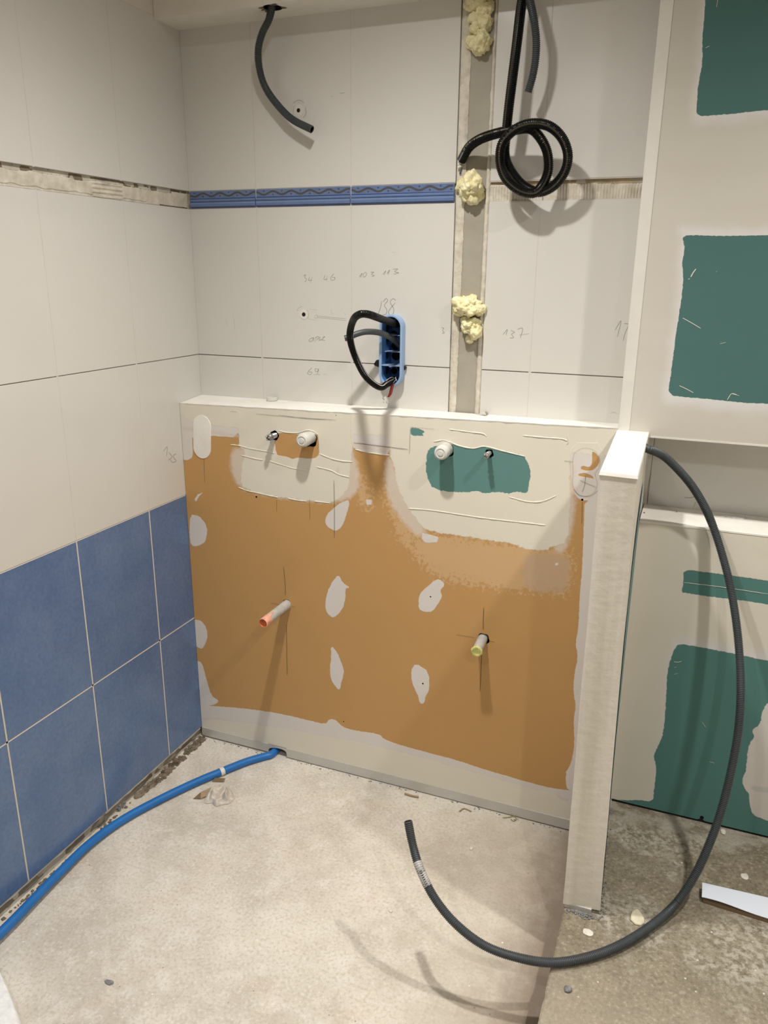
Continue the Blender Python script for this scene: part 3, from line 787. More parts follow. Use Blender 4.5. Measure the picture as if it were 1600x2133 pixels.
def xz(px, py): p_ = pt(px, py, 1, YF); return p_[0], p_[2]
hole_defs = [(*xz(598, 1258), .0155), (*xz(1007, 1331), .0185), (*xz(572, 907), .0150), (*xz(646, 915), .0240), (*xz(931, 938), .0205), (*xz(1019, 945), .0125),
             (*xz(534, 1035), .0032), (*xz(1213, 1041), .0032), (*xz(716, 1503), .0022), (*xz(881, 1424), .0028), (*xz(897, 1243), .0024)]
half = thing('half_wall', 'chest-high boxed half wall of orange-brown plasterboard smeared with white and cream filler', 'wall', (XP/2, YF/2, 0))
m_face = layered('half_wall_face', ORANGE, hw_layers, base_var=ORANGE2, bump=.0007)
ZTR = .037
board_xz('face_board', YF, 0.001, XP+.004, ZTR, HWZ0, HWZ1, .003, polys, m_face, half, hole_defs)
bm = bmesh.new()
hexa(bm, [(.001, YF, HWZ0-.004), (XP+.003, YF, HWZ1-.004), (XP+.003, -.0002, 1.231), (.001, -.0002, 1.224), (.001, YF-.0015, HWZ0+.0005), (XP+.003, YF-.0015, HWZ1+.0005), (XP+.003, -.0002, 1.2365), (.001, -.0002, 1.229)])
bmesh.ops.subdivide_edges(bm, edges=[e for e in bm.edges if abs(e.verts[0].co.x-e.verts[1].co.x) > 1], cuts=90)
for v in bm.verts:
    if v.co.y < -.1 and v.co.z > HWZ0: v.co.y += .0012*noise.noise(Vector((v.co.x*40, 0, 0))); v.co.z += .0018*noise.noise(Vector((v.co.x*22, 3, 0)))
obj('top_ledge', bm, M['compound_white'], half)
# black sheet as painted cavity shade, plus board thickness, so holes look into a cavity
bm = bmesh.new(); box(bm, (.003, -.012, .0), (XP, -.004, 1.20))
obj('cavity_shade', bm, M['black_hole'], half)
bm = bmesh.new()
for hx_, hz_, hr_ in hole_defs[:6]:
    a = [bm.verts.new((hx_+hr_*1.05*math.cos(k*math.pi/12), YF+.0005, hz_+hr_*1.05*math.sin(k*math.pi/12))) for k in range(24)]
    b_ = [bm.verts.new((hx_+hr_*1.05*math.cos(k*math.pi/12), YF+.014, hz_+hr_*1.05*math.sin(k*math.pi/12))) for k in range(24)]
    for k in range(24): bm.faces.new((a[k], a[(k+1) % 24], b_[(k+1) % 24], b_[k]))
obj('hole_edge', bm, M['rubble'], half)
# metal track along the foot with an arched mouse hole for the blue pipe
nx0, nx1 = pt(560, 1572, 1, YF)[0], pt(598, 1575, 1, YF)[0]
bm = bmesh.new()
box(bm, (.001, YF-.002, .006), (nx0, YF+.004, ZTR+.001)); box(bm, (nx1, YF-.002, .004), (XP+.003, YF+.004, ZTR+.001))
nxc, nr = (nx0+nx1)/2, (nx1-nx0)/2
prev = None
for k in range(17):
    a = math.pi*k/16; x = nxc-nr*math.cos(a); z = .006+.030*max(0, math.sin(a))**.5*(.62+.38*k/16)
    cur = [bm.verts.new((x, YF-.002, z)), bm.verts.new((x, YF-.002, ZTR+.001)), bm.verts.new((x, YF+.004, z))]
    if prev: bm.faces.new((prev[0], cur[0], cur[1], prev[1])); bm.faces.new((prev[0], prev[2], cur[2], cur[0]))
    prev = cur
tr = obj('metal_track', bm, M['track'], half); tr['label'] = 'dull grey metal track along the foot'
# fine pencil cuts and marks on the face
groups = [
 (0, .0016, [[(591,1180),(594,1212),(595,1240)], [(597,1300),(598,1370),(599,1406)], [(565,1256),(582,1259)], [(608,1263),(616,1264)],
             [(1008,1265),(1007,1295),(1007,1312)], [(1004,1355),(1002,1400),(1000,1440)], [(952,1322),(988,1328)], [(1020,1335),(1031,1337)],
             [(425,955),(427,1005)], [(577,1040),(577,1065)], [(645,1040),(646,1082)], [(696,1000),(697,1060),(697,1120)], [(1213,1045),(1212,1090)],
             [(737,922),(800,930),(850,936)], [(1176,960),(1194,962)]]),
 (0, .0009, [[(855,890),(854,920),(853,945)], [(855,889),(905,894)], [(480,857),(495,858)], [(533,862),(600,868),(700,875)], [(580,864),(640,872),(690,874)],
             [(1220,991),(1218,1010),(1213,1025)], [(1208,1000),(1225,1008),(1243,1015)], [(1195,1018),(1205,1030),(1218,1034),(1232,1032),(1245,1022)]])]
strokes('pencil_marks', groups, 1, YF, (0, -1, 0), [M['pencil_dark']], half, .0012)
# raised ridges of filler
def ridges(name, lines, y, parent, mat, r=.0016):
    for k, ln in enumerate(lines):
        bm = bmesh.new()
        ps = catmull([pt(x, yy, 1, y) for x, yy in ln], 8)
        prev = None
        for i, p_ in enumerate(ps):
            rr = r*(1+.5*noise.noise(Vector(p_)*90+Vector((k, 0, 0))))*(.4 if i in (0, len(ps)-1) else 1)
            cur = [bm.verts.new((p_[0], y+.0003, p_[2]+rr)), bm.verts.new((p_[0], y-rr*.8, p_[2]+rr*.3)), bm.verts.new((p_[0], y-rr*.8, p_[2]-rr*.4)), bm.verts.new((p_[0], y+.0003, p_[2]-rr))]
            if prev:
                for a in range(3): bm.faces.new((prev[a], prev[a+1], cur[a+1], cur[a]))
            prev = cur
        obj(name, bm, mat, parent, True)
ridges('filler_ridge', [
  [(480,926),(497,928),(520,934),(560,941),(572,944)], [(502,948),(530,955),(548,958)], [(560,960),(580,966),(610,975),(640,980)],
  [(665,945),(690,955),(712,960),(735,962)], [(658,972),(690,980),(705,988),(728,994)], [(497,1015),(515,1022),(534,1026),(560,1032),(580,1036)],
  [(600,1038),(620,1042),(640,1044)], [(655,1044),(690,1048)], [(580,897),(600,901),(622,901),(640,896),(655,899),(662,905)],
  [(850,1059),(900,1063),(960,1072),(1000,1078),(1060,1085),(1105,1090),(1137,1094)], [(935,894),(980,900),(1005,903),(1014,909)],
  [(1088,907),(1130,911),(1170,914),(1182,918)], [(1182,905),(1184,920),(1181,925)], [(935,919),(955,928),(985,934),(1010,930),(1050,940),(1095,951)],
  [(1060,1035),(1100,1045),(1130,1044),(1160,1032)], [(740,936),(760,941),(790,946),(812,948)], [(903,920),(925,917),(942,924)]], YF, half, M['cream_ridge'], .0018)
# round filled patches left by the hole saw
def capsule_patch(cpx, top, bot, rpx, mat, th, dark=False):
    c1 = P3(cpx[0], top+rpx, 1, YF); c2 = P3(cpx[1], bot-rpx, 1, YF); r = abs(P3(cpx[0]+rpx, top+rpx, 1, YF).x-c1.x)
    bm = bmesh.new(); out = []
    for k in range(25): a = math.pi*k/24; out.append((c1.x+r*math.cos(a), c1.z+r*math.sin(a)))
    for k in range(25): a = math.pi+math.pi*k/24; out.append((c2.x+r*math.cos(a), c2.z+r*math.sin(a)))
    A = [bm.verts.new((x, YF+.0002, z)) for x, z in out]; B = [bm.verts.new((c1.x+(x-c1.x)*.965, YF-th, z)) for x, z in out]
    for k in range(len(A)): bm.faces.new((A[k], A[(k+1) % len(A)], B[(k+1) % len(A)], B[k]))
    bm.faces.new(B); return obj('filled_patch', bm, mat, half)
fp = capsule_patch((421, 421), 868, 952, 18.5, M['compound_white'], .0018); fp['label'] = 'white filled oval patch in the upper left corner'
bm = bmesh.new()      # the right one is only a scored outline
strokes('scored_outline', [(0, .0012, [[(1193,962),(1196,946),(1206,937),(1220,933),(1236,937),(1247,948),(1250,962),(1247,975),(1240,985),(1242,997),(1244,1010),(1238,1024),(1224,1033),(1208,1031),(1197,1020),(1193,1005),(1194,985),(1193,962)]])], 1, YF, (0, -1, 0), [M['pencil_faint']], half, .0010)
bm.free()

# ------------------------------------------------------------------ partition stub
part = thing('partition_wall', 'narrow white filled partition stub with a bright flat top at the right end of the half wall', 'wall', (1.39, -.35, ZR))
yt, yb = -.583, -.583
zT = 1.240
bx0, bx1 = 1.367, 1.4545
xl_t, xr_t, xr_b = 1.359, 1.4325, 1.4245           # left and right front corners at the top, right rear line
bm = bmesh.new()
hexa(bm, [(bx0, yb, ZR+.012), (bx1, yb+.012, ZR+.012), (xr_b, YF-.0005, ZR+.012), (1.352, YF-.0005, ZR+.012), (xl_t, yt, zT-.006), (xr_t, yt-.005, zT-.006), (xr_b, YF-.0005, zT-.003), (1.348, YF-.0005, zT-.003)])
bmesh.ops.subdivide_edges(bm, edges=[e for e in bm.edges if e.calc_length() > .5], cuts=60)
for v in bm.verts:
    if ZR+.03 < v.co.z < 1.2:
        v.co.x += .0012*noise.noise(Vector((v.co.x*9, v.co.y*9, v.co.z*6)))
def part_mat():
    m, t, b = nt('partition_compound'); b.inputs['Roughness'].default_value = .7
    pos = coord(t); sp = N(t, 'ShaderNodeMapping'); sp.inputs[3].default_value = (30, 30, 1.2); t.links.new(pos, sp.inputs[0])
    n1 = N(t, 'ShaderNodeTexNoise', i_Scale=1, i_Detail=5); t.links.new(sp.outputs[0], n1.inputs[0])
    r = N(t, 'ShaderNodeValToRGB'); t.links.new(n1.outputs[0], r.inputs[0])
    r.color_ramp.elements[0].position = .35; r.color_ramp.elements[0].color = (.60, .56, .47, 1); r.color_ramp.elements[1].position = .65; r.color_ramp.elements[1].color = (.72, .68, .61, 1)
    t.links.new(r.outputs[0], b.inputs['Base Color'])
    n2 = N(t, 'ShaderNodeTexNoise', i_Scale=40, i_Detail=5); t.links.new(pos, n2.inputs[0])
    bp = N(t, 'ShaderNodeBump', i_Strength=1.0, i_Distance=.0010); t.links.new(n2.outputs[0], bp.inputs['Height']); t.links.new(bp.outputs[0], b.inputs['Normal'])
    return m
obj('body', bm, part_mat(), part)
bm = bmesh.new(); e = .0018
hexa(bm, [(xl_t-e, yt-e, zT-.007), (xr_t+e, yt-.005-e, zT-.007), (xr_b+.001, YF-.0005, zT-.004), (1.346, YF-.0005, zT-.004), (xl_t, yt, zT), (xr_t, yt-.005, zT), (xr_b, YF-.0005, zT+.002), (1.347, YF-.0005, zT+.002)])
obj('top_cap', bm, M['compound_white'], part)
# raw teal board showing as a stripe on the right flank
def flank(u, z):          # u = 0 at the front corner, 1 at the wall
    zz = (zT-z)/(zT-ZR); xf = xr_t*(1-zz)+bx1*zz; yf_ = (yt-.005)*(1-zz)+(yb+.012)*zz
    return Vector((xf+(xr_b-xf)*u+.0016, yf_+(YF-yf_)*u, z))
bm = bmesh.new(); prev = None
for z, u0, u1 in ((ZR+.012, .02, .92), (.30, .025, .90), (.50, .04, .88), (.70, .07, .86), (.88, .14, .84), (1.0, .30, .84), (1.08, .52, .86), (1.13, .74, .86)):
    cur = (bm.verts.new(flank(u0, z)), bm.verts.new(flank(u1, z)))
    if prev: bm.faces.new((prev[0], prev[1], cur[1], cur[0]))
    prev = cur
me = bpy.data.meshes.new('board_flank'); bm.to_mesh(me); bm.free()
bf = link('board_flank', me, M['teal_edge'], part); bf['label'] = 'raw teal board strip'
bm = bmesh.new(); box(bm, (bx0+.004, yb+.004, ZR), (bx1-.020, YF-.01, ZR+.014)); obj('foot', bm, M['track'], part)
# ------------------------------------------------------------------ boxed bulkhead above right, low box below it
wl = [('thin', (.66, .65, .655), .018, .014, 18, .8, (.62, .61, .61), .1),
      ('teal', (.062, .150, .140), .0006, .0034, 90, 1, (.056, .136, .128), -.8),
      ('patch', (.60, .575, .54), .001, .0050, 70, 1, (.60, .57, .53), 1.0), ('smudge', (.40, .46, .42), .003, .006, 120, .7, (.5, .5, .47), .3)]
m_bulk = layered('bulkhead_face', (.575, .55, .50), wl, base_var=(.49, .46, .395), bump=.0008, stretch=(1.6, 4, 9))
W1 = [(1471,-80),(1470,0),(1467,40),(1463,80),(1464,110),(1462,140),(1456,170),(1453,200),(1450,243),(1490,240),(1530,237),(1570,232),(1600,229),(1720,222),(1720,-80)]
W2 = [(1422,491),(1440,490),(1500,492),(1560,491),(1600,490),(1720,488),(1720,852),(1600,841),(1560,840),(1500,834),(1440,828),(1391,824),(1398,780),(1405,720),(1414,660),(1420,620),(1424,585),(1421,545),(1427,520)]
def grow(poly, k):
    c = np.mean(poly, 0); return [tuple(c+(np.array(p_)-c)*k) for p_ in poly]
zb = pt(1450, 918, 1, YF)[2]
bulk = thing('boxed_bulkhead', 'large white-filled plasterboard box hanging high on the right with green board showing', 'bulkhead', (1.9, 0, 1.23))
board_xz('face_board', YF-.0005, XP-.001, XR-.35, zb, ZC-.001, ZC-.001, .006, {'thin': [grow(W1, 1.13), grow(W2, 1.10)], 'teal': [W1, W2], 'patch': [[(1200,0),(1201,0),(1201,1)]], 'smudge': [[(1200,0),(1201,0),(1201,1)]]}, m_bulk, bulk)
bm = bmesh.new(); box(bm, (XP, YF, zb), (XR-.35, YN-.001, ZC-.001))
bm.faces.ensure_lookup_table(); bmesh.ops.delete(bm, geom=[f for f in bm.faces if abs(f.calc_center_median().y-YF) < 1e-4], context='FACES')
box(bm, (XP+.002, YF+.004, ZR), (xr_b-.002, YN-.0005, zb+.002))
obj('box_sides', bm, M['compound'], bulk)
bm = bmesh.new(); box(bm, (XP-.0025, YF-.0022, zb), (XP+.026, YF-.0003, ZC-.002), 0, .0008); box(bm, (XP+.07, YF-.0018, zb-.001), (XR-.36, YF+.004, zb+.003))
o = obj('corner_bead', bm, M['bead'], bulk)
strokes_each('scratch', [(0, .0022, [[(1439,577),(1444,568),(1450,560)], [(1434,582),(1437,580)]]), (0, .0014, [[(1515,833),(1524,820),(1535,822)], [(1524,820),(1540,824)], [(1422,662),(1440,672),(1460,684)], [(1415,803),(1430,810),(1445,818)], [(1470,100),(1478,96)], [(1495,0),(1493,15)], [(1492,566),(1494,565)], [(1500,716),(1512,713)]])], 1, YF, (0, -1, 0), [M['plaster']], bulk, .0012)

S1 = [(1424,1186),(1470,1192),(1530,1200),(1600,1210),(1720,1228),(1720,1280),(1600,1259),(1540,1250),(1480,1243),(1440,1237),(1418,1234),(1424,1215)]
S2 = [(1414,1341),(1460,1348),(1530,1362),(1600,1377),(1720,1400),(1720,1830),(1600,1760),(1400,1720),(1262,1690),(1262,1661),(1300,1668),(1330,1666),(1360,1671),(1363,1640),(1367,1610),(1366,1590),(1361,1575),(1368,1560),(1380,1535),(1385,1500),(1388,1450),(1390,1400),(1397,1372),(1405,1352)]
S3 = [(1720,1440),(1600,1462),(1586,1485),(1583,1512),(1566,1520),(1572,1535),(1558,1555),(1556,1590),(1552,1610),(1544,1627),(1553,1645),(1562,1655),(1560,1675),(1568,1697),(1600,1712),(1720,1730)]
S4 = [(1560,1636),(1600,1640),(1720,1650),(1720,1658),(1600,1652),(1566,1646)]
low = thing('low_box', 'low boxed-in ledge of green and white plasterboard at floor level right of the partition', 'ledge', (2.0, -.04, ZR))
wl[1] = ('teal', (.084, .205, .188), .0008, .0045, 90, 1, (.076, .186, .172), -.8)
m_low = layered('low_box_face', (.68, .645, .57), wl, base_var=(.60, .56, .47), bump=.0008, stretch=(2.5, 4, 5))
board_xz('face_board', YL, xr_b+.0005, XR-.35, ZR+.008, ZL, ZL, .004, {'thin': [grow(S2, 1.08)], 'teal': [S1, S2], 'patch': [S3], 'smudge': [S4]}, m_low, low, [(*[pt(1462, 1703, 1, YL)[k] for k in (0, 2)], .0055)])
bm = bmesh.new(); box(bm, (xr_b+.0005, YL-.001, ZL-.006), (XR-.35, YN-.001, ZL), 0, .001)
bmesh.ops.subdivide_edges(bm, edges=[e for e in bm.edges if e.calc_length() > .5], cuts=40)
obj('top_ledge', bm, M['compound_white'], low)
bm = bmesh.new(); box(bm, (xr_b+.003, YL+.004, ZR), (XR-.36, YL+.02, ZL-.01)); obj('cavity_shade', bm, M['black_hole'], low)  # black sheet painted as the shade behind the hole
strokes_each('scratch', [(0, .0016, [[(1404,1378),(1412,1379),(1420,1377)], [(1405,1390),(1409,1389)], [(1405,1404),(1412,1403)], [(1463,1504),(1470,1514)], [(1478,1586),(1488,1589)], [(1424,1213),(1500,1222),(1600,1237)]])], 1, YL, (0, -1, 0), [M['plaster']], low, .0010)

# ------------------------------------------------------------------ pencil writing on the tiles
W = [
 # 34 46
 (0, .0013, [[(632,575),(637,572),(635,578),(639,582),(635,588)], [(645,577),(643,584),(650,583)], [(651,576),(647,590)],
             [(677,573),(675,582),(682,581)], [(682,574),(680,586)], [(696,570),(690,577),(690,583),(696,583),(698,578),(692,578)],
 # 103 113
             [(748,577),(755,569),(751,578)], [(761,567),(757,572),(758,577),(762,575),(764,569),(761,567)], [(772,567),(779,567),(774,571),(780,574),(774,576)],
             [(797,572),(804,564),(800,573)], [(806,570),(812,562),(808,572)], [(818,561),(829,560),(822,566),(831,568),(820,571)],
 # 69_
             [(650,766),(643,773),(641,778),(647,780),(650,775),(643,775)], [(663,769),(657,768),(657,773),(663,773),(664,768),(661,779)], [(653,780),(668,780)], [(674,779),(680,780)],
 # handwritten word under the key
             [(653,703),(646,706),(644,711),(650,710),(654,703),(653,711)], [(657,704),(661,701),(665,703),(660,708)], [(659,702),(656,712)], [(668,701),(665,709),(672,706)], [(672,703),(677,701),(671,708),(678,709)]]),
 # B8
 (0, .0016, [[(795,627),(793,640),(788,654)], [(798,629),(804,622),(808,626),(801,636),(806,645),(804,654),(796,656)], [(825,626),(819,622),(813,630),(820,642),(819,653),(813,656),(810,648),(824,630)]]),
 # key outline
 (1, .0013, [[(645,644),(662,646)], [(642,664),(660,667)], [(656,658),(660,656),(662,660),(658,663),(655,660)], [(661,658),(690,661),(722,664)], [(661,661),(690,664),(722,668)],
             [(690,644),(691,656)], [(693,652),(697,655)], [(717,652),(721,656)], [(619,648),(622,642),(630,638)], [(640,645),(643,655),(641,664)]]),
 # 137, 17_, 3
 (0, .0014, [[(1048,697),(1057,686),(1054,698)], [(1064,688),(1072,692),(1066,696),(1070,703),(1062,704)], [(1078,686),(1089,684),(1084,704)], [(1082,698),(1102,695)],
             [(1281,688),(1294,668),(1286,702)], [(1300,674),(1310,676),(1303,692),(1298,710)], [(920,682),(925,684),(922,688),(926,693),(921,694)]]),
 (1, .0012, [[(1270,861),(1284,858)], [(1273,857),(1290,863)], [(470,662),(474,680)], [(486,655),(490,685)], [(815,525),(825,526)]]),
]
strokes('pencil_marks', W, 1, 0, (0, -1, 0), [M['pencil'], M['pencil_faint']], wall_back, .0006)
strokes('pencil_marks', [(0, .0018, [[(340,940),(348,931),(347,950)], [(352,942),(358,952),(350,958)], [(367,945),(361,949),(363,955),(367,960),(360,963),(354,957)]])], 0, 0, (1, 0, 0), [M['pencil']], wall_left, .0006)
strokes('pencil_marks', [(0, .0016, [[(1426,1036),(1438,1037),(1448,1034)], [(1450,1045),(1444,1058)], [(1356,985),(1350,1015),(1348,1047)]])], 1, YN, (0, -1, 0), [M['pencil']], bpy.data.objects['wall_niche'], .0006)
# wall plug holes with a scuffed ring
def plug_hole(px, py, r, rr):
    c = P3(px, py, 1, 0)
    o = lathe('plug_hole', [(rr, .0002), (rr*.97, .0008), (r, .0009), (r*.98, .0007), (0, .0007)], c, (0, -1, 0), [M['plaster'], M['black_hole']], wall_back, 28, mi=[0, 0, 1, 1])
    # the dimple sits in front of the tile, so keep it shallow
    return o
plug_hole(633, 655, .0062, .0145); plug_hole(622, 230, .0055, .016)
strokes('scuff_marks', [(0, .002, [[(612,215),(618,210),(626,209),(634,214)], [(611,240),(613,222)], [(637,222),(638,236),(632,246)], [(621,213),(625,214)], [(616,246),(624,250)]]), (1, .0015, [[(690,202),(694,200)], [(708,195),(718,193)]])], 1, 0, (0, -1, 0), [M['pencil_faint'], M['pencil']], wall_back, .0016)

# ------------------------------------------------------------------ foam
foam_defs = [
 ('pale expanding foam at the top of the grey wall chase, beside the hanging conduits', [(996,-22,.030,.030,.036),(985,8,.020,.022,.022),(1008,14,.020,.022,.022),(993,34,.018,.022,.016),(1008,46,.019,.020,.018),(990,58,.019,.018,.014),(985,84,.019,.020,.014),(1003,86,.024,.026,.030),(995,98,.018,.020,.020)]),
 ('single knob of yellowish foam level with the blue border tiles', [(984,392,.031,.034,.034),(966,386,.022,.018,.020),(985,417,.016,.020,.014),(972,404,.020,.020,.020)]),
 ('lowest two-lobed lump of yellowish foam, below the blue border', [(976,640,.036,.034,.026),(955,650,.018,.020,.014),(995,645,.018,.020,.016),(980,678,.026,.030,.024),(990,690,.020,.026,.022),(977,706,.014,.016,.014)]),
]
for k, (lab, parts) in enumerate(foam_defs):
    bm = bmesh.new()
    for i, (px, py, rx, ry, rz) in enumerate(parts):
        c = P3(px, py, 1, -.012); c.y = .002-ry*.35
        lump(bm, c, (rx*1.06, ry, rz*1.06), k*10+i, .34, 40, 5, 0, .35)
    tag(obj('foam_lump', bm, M['foam'], smooth=True), lab, 'foam', 'lumps of expanding foam in the wall chase')

# ------------------------------------------------------------------ conduits
def path(px): return [pt(x, y, 1, yy) for x, y, yy in px]
CG = [M['conduit_grey'], M['conduit_grey'], M['conduit_in']]
pth = [(hx, hy, ZS+.08), (hx, hy, ZS+.02)] + path([(561,38,-.066),(546,70,-.070),(538,105,-.064),(541,145,-.048),(553,182,-.036),(577,217,-.033),(608,248,-.037),(650,270,-.044)])
tag(conduit('grey_conduit', pth, .0102, CG), 'grey corrugated conduit curling out of the soffit hole, top left', 'conduit')
pth = [(pt(1104, -90, 1, -.06)[0]-.02, -.06, ZS+.06)]+path([(1098,-40,-.072),(1104,0,-.084),(1112,40,-.088),(1117,80,-.081),(1116,120,-.075),(1110,158,-.069),(1100,192,-.064)])
tag(conduit('grey_conduit', pth, .0098, CG), 'short grey corrugated conduit hanging behind the black coil, top centre', 'conduit')
CB = [M['conduit_black'], M['stripe'], M['conduit_in']]
lp = [(1100,-90,-.055),(1093,-30,-.060),(1085,20,-.066),(1078,80,-.072),(1070,140,-.080),(1063,200,-.085),(1056,260,-.088),(1049,300,-.080),(1044,340,-.070),(1050,372,-.066),(1070,396,-.070),(1100,403,-.076),(1135,396,-.080),(1162,372,-.084),(1172,335,-.090),(1163,296,-.098),(1138,268,-.106),(1105,258,-.112)]
lp = [(1100,-90,-.050),(1093,-30,-.056),(1085,20,-.062),(1078,80,-.070),(1068,160,-.080),(1060,225,-.086),(1053,275,-.088),(1048,310,-.082),(1046,345,-.074),(1058,378,-.068),(1085,400,-.066),(1118,404,-.068),(1150,392,-.072),(1176,362,-.078),(1184,325,-.086),(1172,288,-.096),(1145,264,-.104),(1108,257,-.108),(1072,268,-.104),(1047,298,-.098),(1042,335,-.092),(1055,366,-.084),(1080,388,-.076),(1112,398,-.066)]
lp = [(1100,-90,-.050),(1093,-30,-.056),(1085,20,-.062),(1078,80,-.070),(1068,160,-.078),(1060,225,-.082),(1056,280,-.080),(1054,320,-.070),(1062,352,-.062),(1085,385,-.060),(1115,396,-.060),(1140,388,-.062),(1160,365,-.066),(1175,330,-.074),(1168,293,-.084),(1145,268,-.094),(1110,259,-.100),(1075,272,-.098)]
lp = [(1100,-90,-.050),(1093,-30,-.056),(1085,20,-.062),(1078,80,-.070),(1068,160,-.076),(1060,225,-.078),(1055,275,-.072),(1052,320,-.060),(1062,352,-.056),(1088,385,-.056),(1120,400,-.060),(1152,388,-.068),(1176,358,-.078),(1183,322,-.088),(1170,286,-.096),(1142,262,-.100),(1104,258,-.100),(1070,272,-.098),(1046,300,-.094),(1042,338,-.090),(1054,372,-.086),(1082,396,-.080),(1112,402,-.074),(1130,385,-.066),(1142,355,-.064),(1140,318,-.070),(1126,288,-.080),(1104,268,-.084),(1070,271,-.078),(1035,278,-.072),(1000,290,-.055),(977,307,-.032),(962,333,-.006)]
tag(conduit('black_conduit', path(lp), .0125, CB, stripe=True, pitch=.0040, depth=.0013), 'glossy black conduit hanging from the top and coiled into a loop', 'conduit')
# plug where it enters the wall
bm = bmesh.new(); c = P3(961, 338, 1, -.004)
for k in range(7):
    lump(bm, c+Vector((rnd.uniform(-.007, .007), rnd.uniform(-.004, .002), rnd.uniform(-.012, .006))), (.004, .003, .004), k, .5, 90, 2)
tag(obj('plaster_crumb', bm, M['plaster'], smooth=True), 'crumbs of plaster where the black coiled conduit enters the wall', 'crumbs')
bm = bmesh.new(); ribbon(bm, [P3(x, y, 1, -.001) for x, y in ((963,349),(960,356),(958,364))], .004, (0, -1, 0), .001); ribbon(bm, [P3(x, y, 1, -.001) for x, y in ((957,360),(962,362))], .003, (0, -1, 0), .001)
me = bpy.data.meshes.new('ink_mark'); bm.to_mesh(me); bm.free(); link('ink_mark', me, simple('blue_ink', (.05, .06, .16)), wall_back)

# big grey conduit in front of the right side
cy = [(0, -.168), (1.5, -.135), (3, -.112), (4.9, -.094), (5.9, -.104), (6.9, -.119), (7.5, -.129), (8.5, -.148), (9.4, -.170), (10.2, -.195), (11.3, -.219), (12.7, -.252), (13.7, -.277), (15, -.306), (15.8, -.325), (16.6, -.365), (17.7, -.421), (18.6, -.455), (19.5, -.482), (20.6, -.509), (21.7, -.520), (23.3, -.522), (24.8, -.507), (25.7, -.485), (27, -.470)]
con = [(1350,935),(1380,948),(1410,975),(1440,1010),(1465,1050),(1485,1095),(1503,1150),(1520,1215),(1533,1290),(1541,1370),(1543,1450),(1537,1530),(1522,1612),(1502,1690),(1477,1760),(1445,1828),(1401,1890),(1346,1936),(1285,1972),(1220,1995),(1150,2005),(1080,1995),(1010,1970),(950,1925),(905,1870),(875,1810),(860,1760),(850,1710)]
pp = []
for i, (x, y) in enumerate(con):
    q = pt(x, y, 1, 1.55*float(np.interp(i, [a for a, _ in cy], [b_ for _, b_ in cy])))
    if i < 20 and q[2] < ZR+.0105: q = pt(x, y, 2, ZR+.0105)
    pp.append(q)
start = np.array([1.428, pp[0][1]+.012, pp[0][2]+.003])
PATH = [start-np.array([.012, 0, 0])]+pp
bigT = thing('grey_conduit', 'long grey corrugated conduit arching from the partition down across the floor', 'conduit', tuple(pp[17]*np.array([1, 1, 0])+np.array([0, 0, ZR])))
bo = conduit('tube', PATH, .0103, CG, bigT)
full = catmull(PATH, 14); seg = np.linalg.norm(np.diff(full, axis=0), axis=1); ss = np.r_[0, np.cumsum(seg)]
def near(px, py): # arclength of the curve nearest to a photo pixel, on its last stretch
    best = None
    for i in range(len(full)//2, len(full)):
        d = full[i]-CAM; z = d@FW; e = math.hypot(800+FPX*(d@RT)/z-px, 1066.5-FPX*(d@UP)/z-py)
        if best is None or e < best[0]: best = (e, i)
    return best[1]
ia, ib = sorted((near(872, 1795), near(891, 1842)))
wb = conduit('printed_band', [full[i] for i in range(ia, ib+1)], .0106, [M['stripe_white'], M['conduit_in'], M['conduit_in']], bigT, depth=.0010, bore=.9, n=6)
wb['label'] = 'white printed section with black lettering smudges'
bm = bmesh.new()
for k in range(9):
    i = ia+int((ib-ia)*(.05+.075*k)); p_ = Vector(full[i]); tq = Vector(full[min(i+2, len(full)-1)]-full[i-2]).normalized(); to = (Vector(CAM)-p_).normalized(); s = tq.cross(to).normalized(); nn = s.cross(tq).normalized()*-1
    nn = to-tq*(to@tq); nn.normalize()
    c = p_+nn*.0109-s*.001
    v = [bm.verts.new(c+s*a+tq*b_+nn*d) for a, b_, d in ((-.003, -.0010, -.0004), (.0035, -.0006, -.0005), (.003, .0014, -.0004), (-.002, .0009, -.0002))]
    bm.faces.new(v)
me = bpy.data.meshes.new('black_print'); bm.to_mesh(me); bm.free(); link('black_print', me, M['conduit_in'], wb)

# ------------------------------------------------------------------ blue electrical box with its conduits
yf, yb_ = -.030, .050
eb = thing('electrical_box', 'tall rounded pale-blue plastic wiring box set in the white tiles', 'electrical box', (BXc, 0, BZ0))
def stadium_shell(name, prof, mat, parent, mi=None, cap=None):
    """prof: (inset, y) rings"""
    bm = bmesh.new(); rings = []
    for ins, y in prof:
        rings.append([bm.verts.new((x, y, z)) for x, z in stadium(BXc, BZ0+ins, BZ1-ins, BW-2*ins)])
    for ri, (a, b2) in enumerate(zip(rings, rings[1:])):
        n = len(a)
        for k in range(n):
            f = bm.faces.new((a[k], a[(k+1) % n], b2[(k+1) % n], b2[k]))
    if cap: bm.faces.new(rings[-1])
    return obj(name, bm, mat, parent, True, math.radians(40))
stadium_shell('rim', [(.001, .004), (-.0005, yf+.003), (.001, yf), (.0055, yf-.0005), (.0075, yf+.002), (.0075, yf+.006)], M['blue_rim'], eb)
stadium_shell('shell', [(.0075, yf+.005), (.0080, yb_)], M['blue_box'], eb, cap=True)
zd = pt(815, 762, 1, yf)[2]
bm = bmesh.new(); box(bm, (BXc-BW/2+.007, yf+.002, zd-.0012), (BXc+BW/2-.007, yb_-.02, zd+.0012))
res = bmesh.ops.create_cone(bm, cap_ends=True, segments=14, radius1=.005, radius2=.005, depth=.03, matrix=Matrix.Translation((BXc, yf+.016, zd))@Matrix.Rotation(math.pi/2, 4, 'X'))
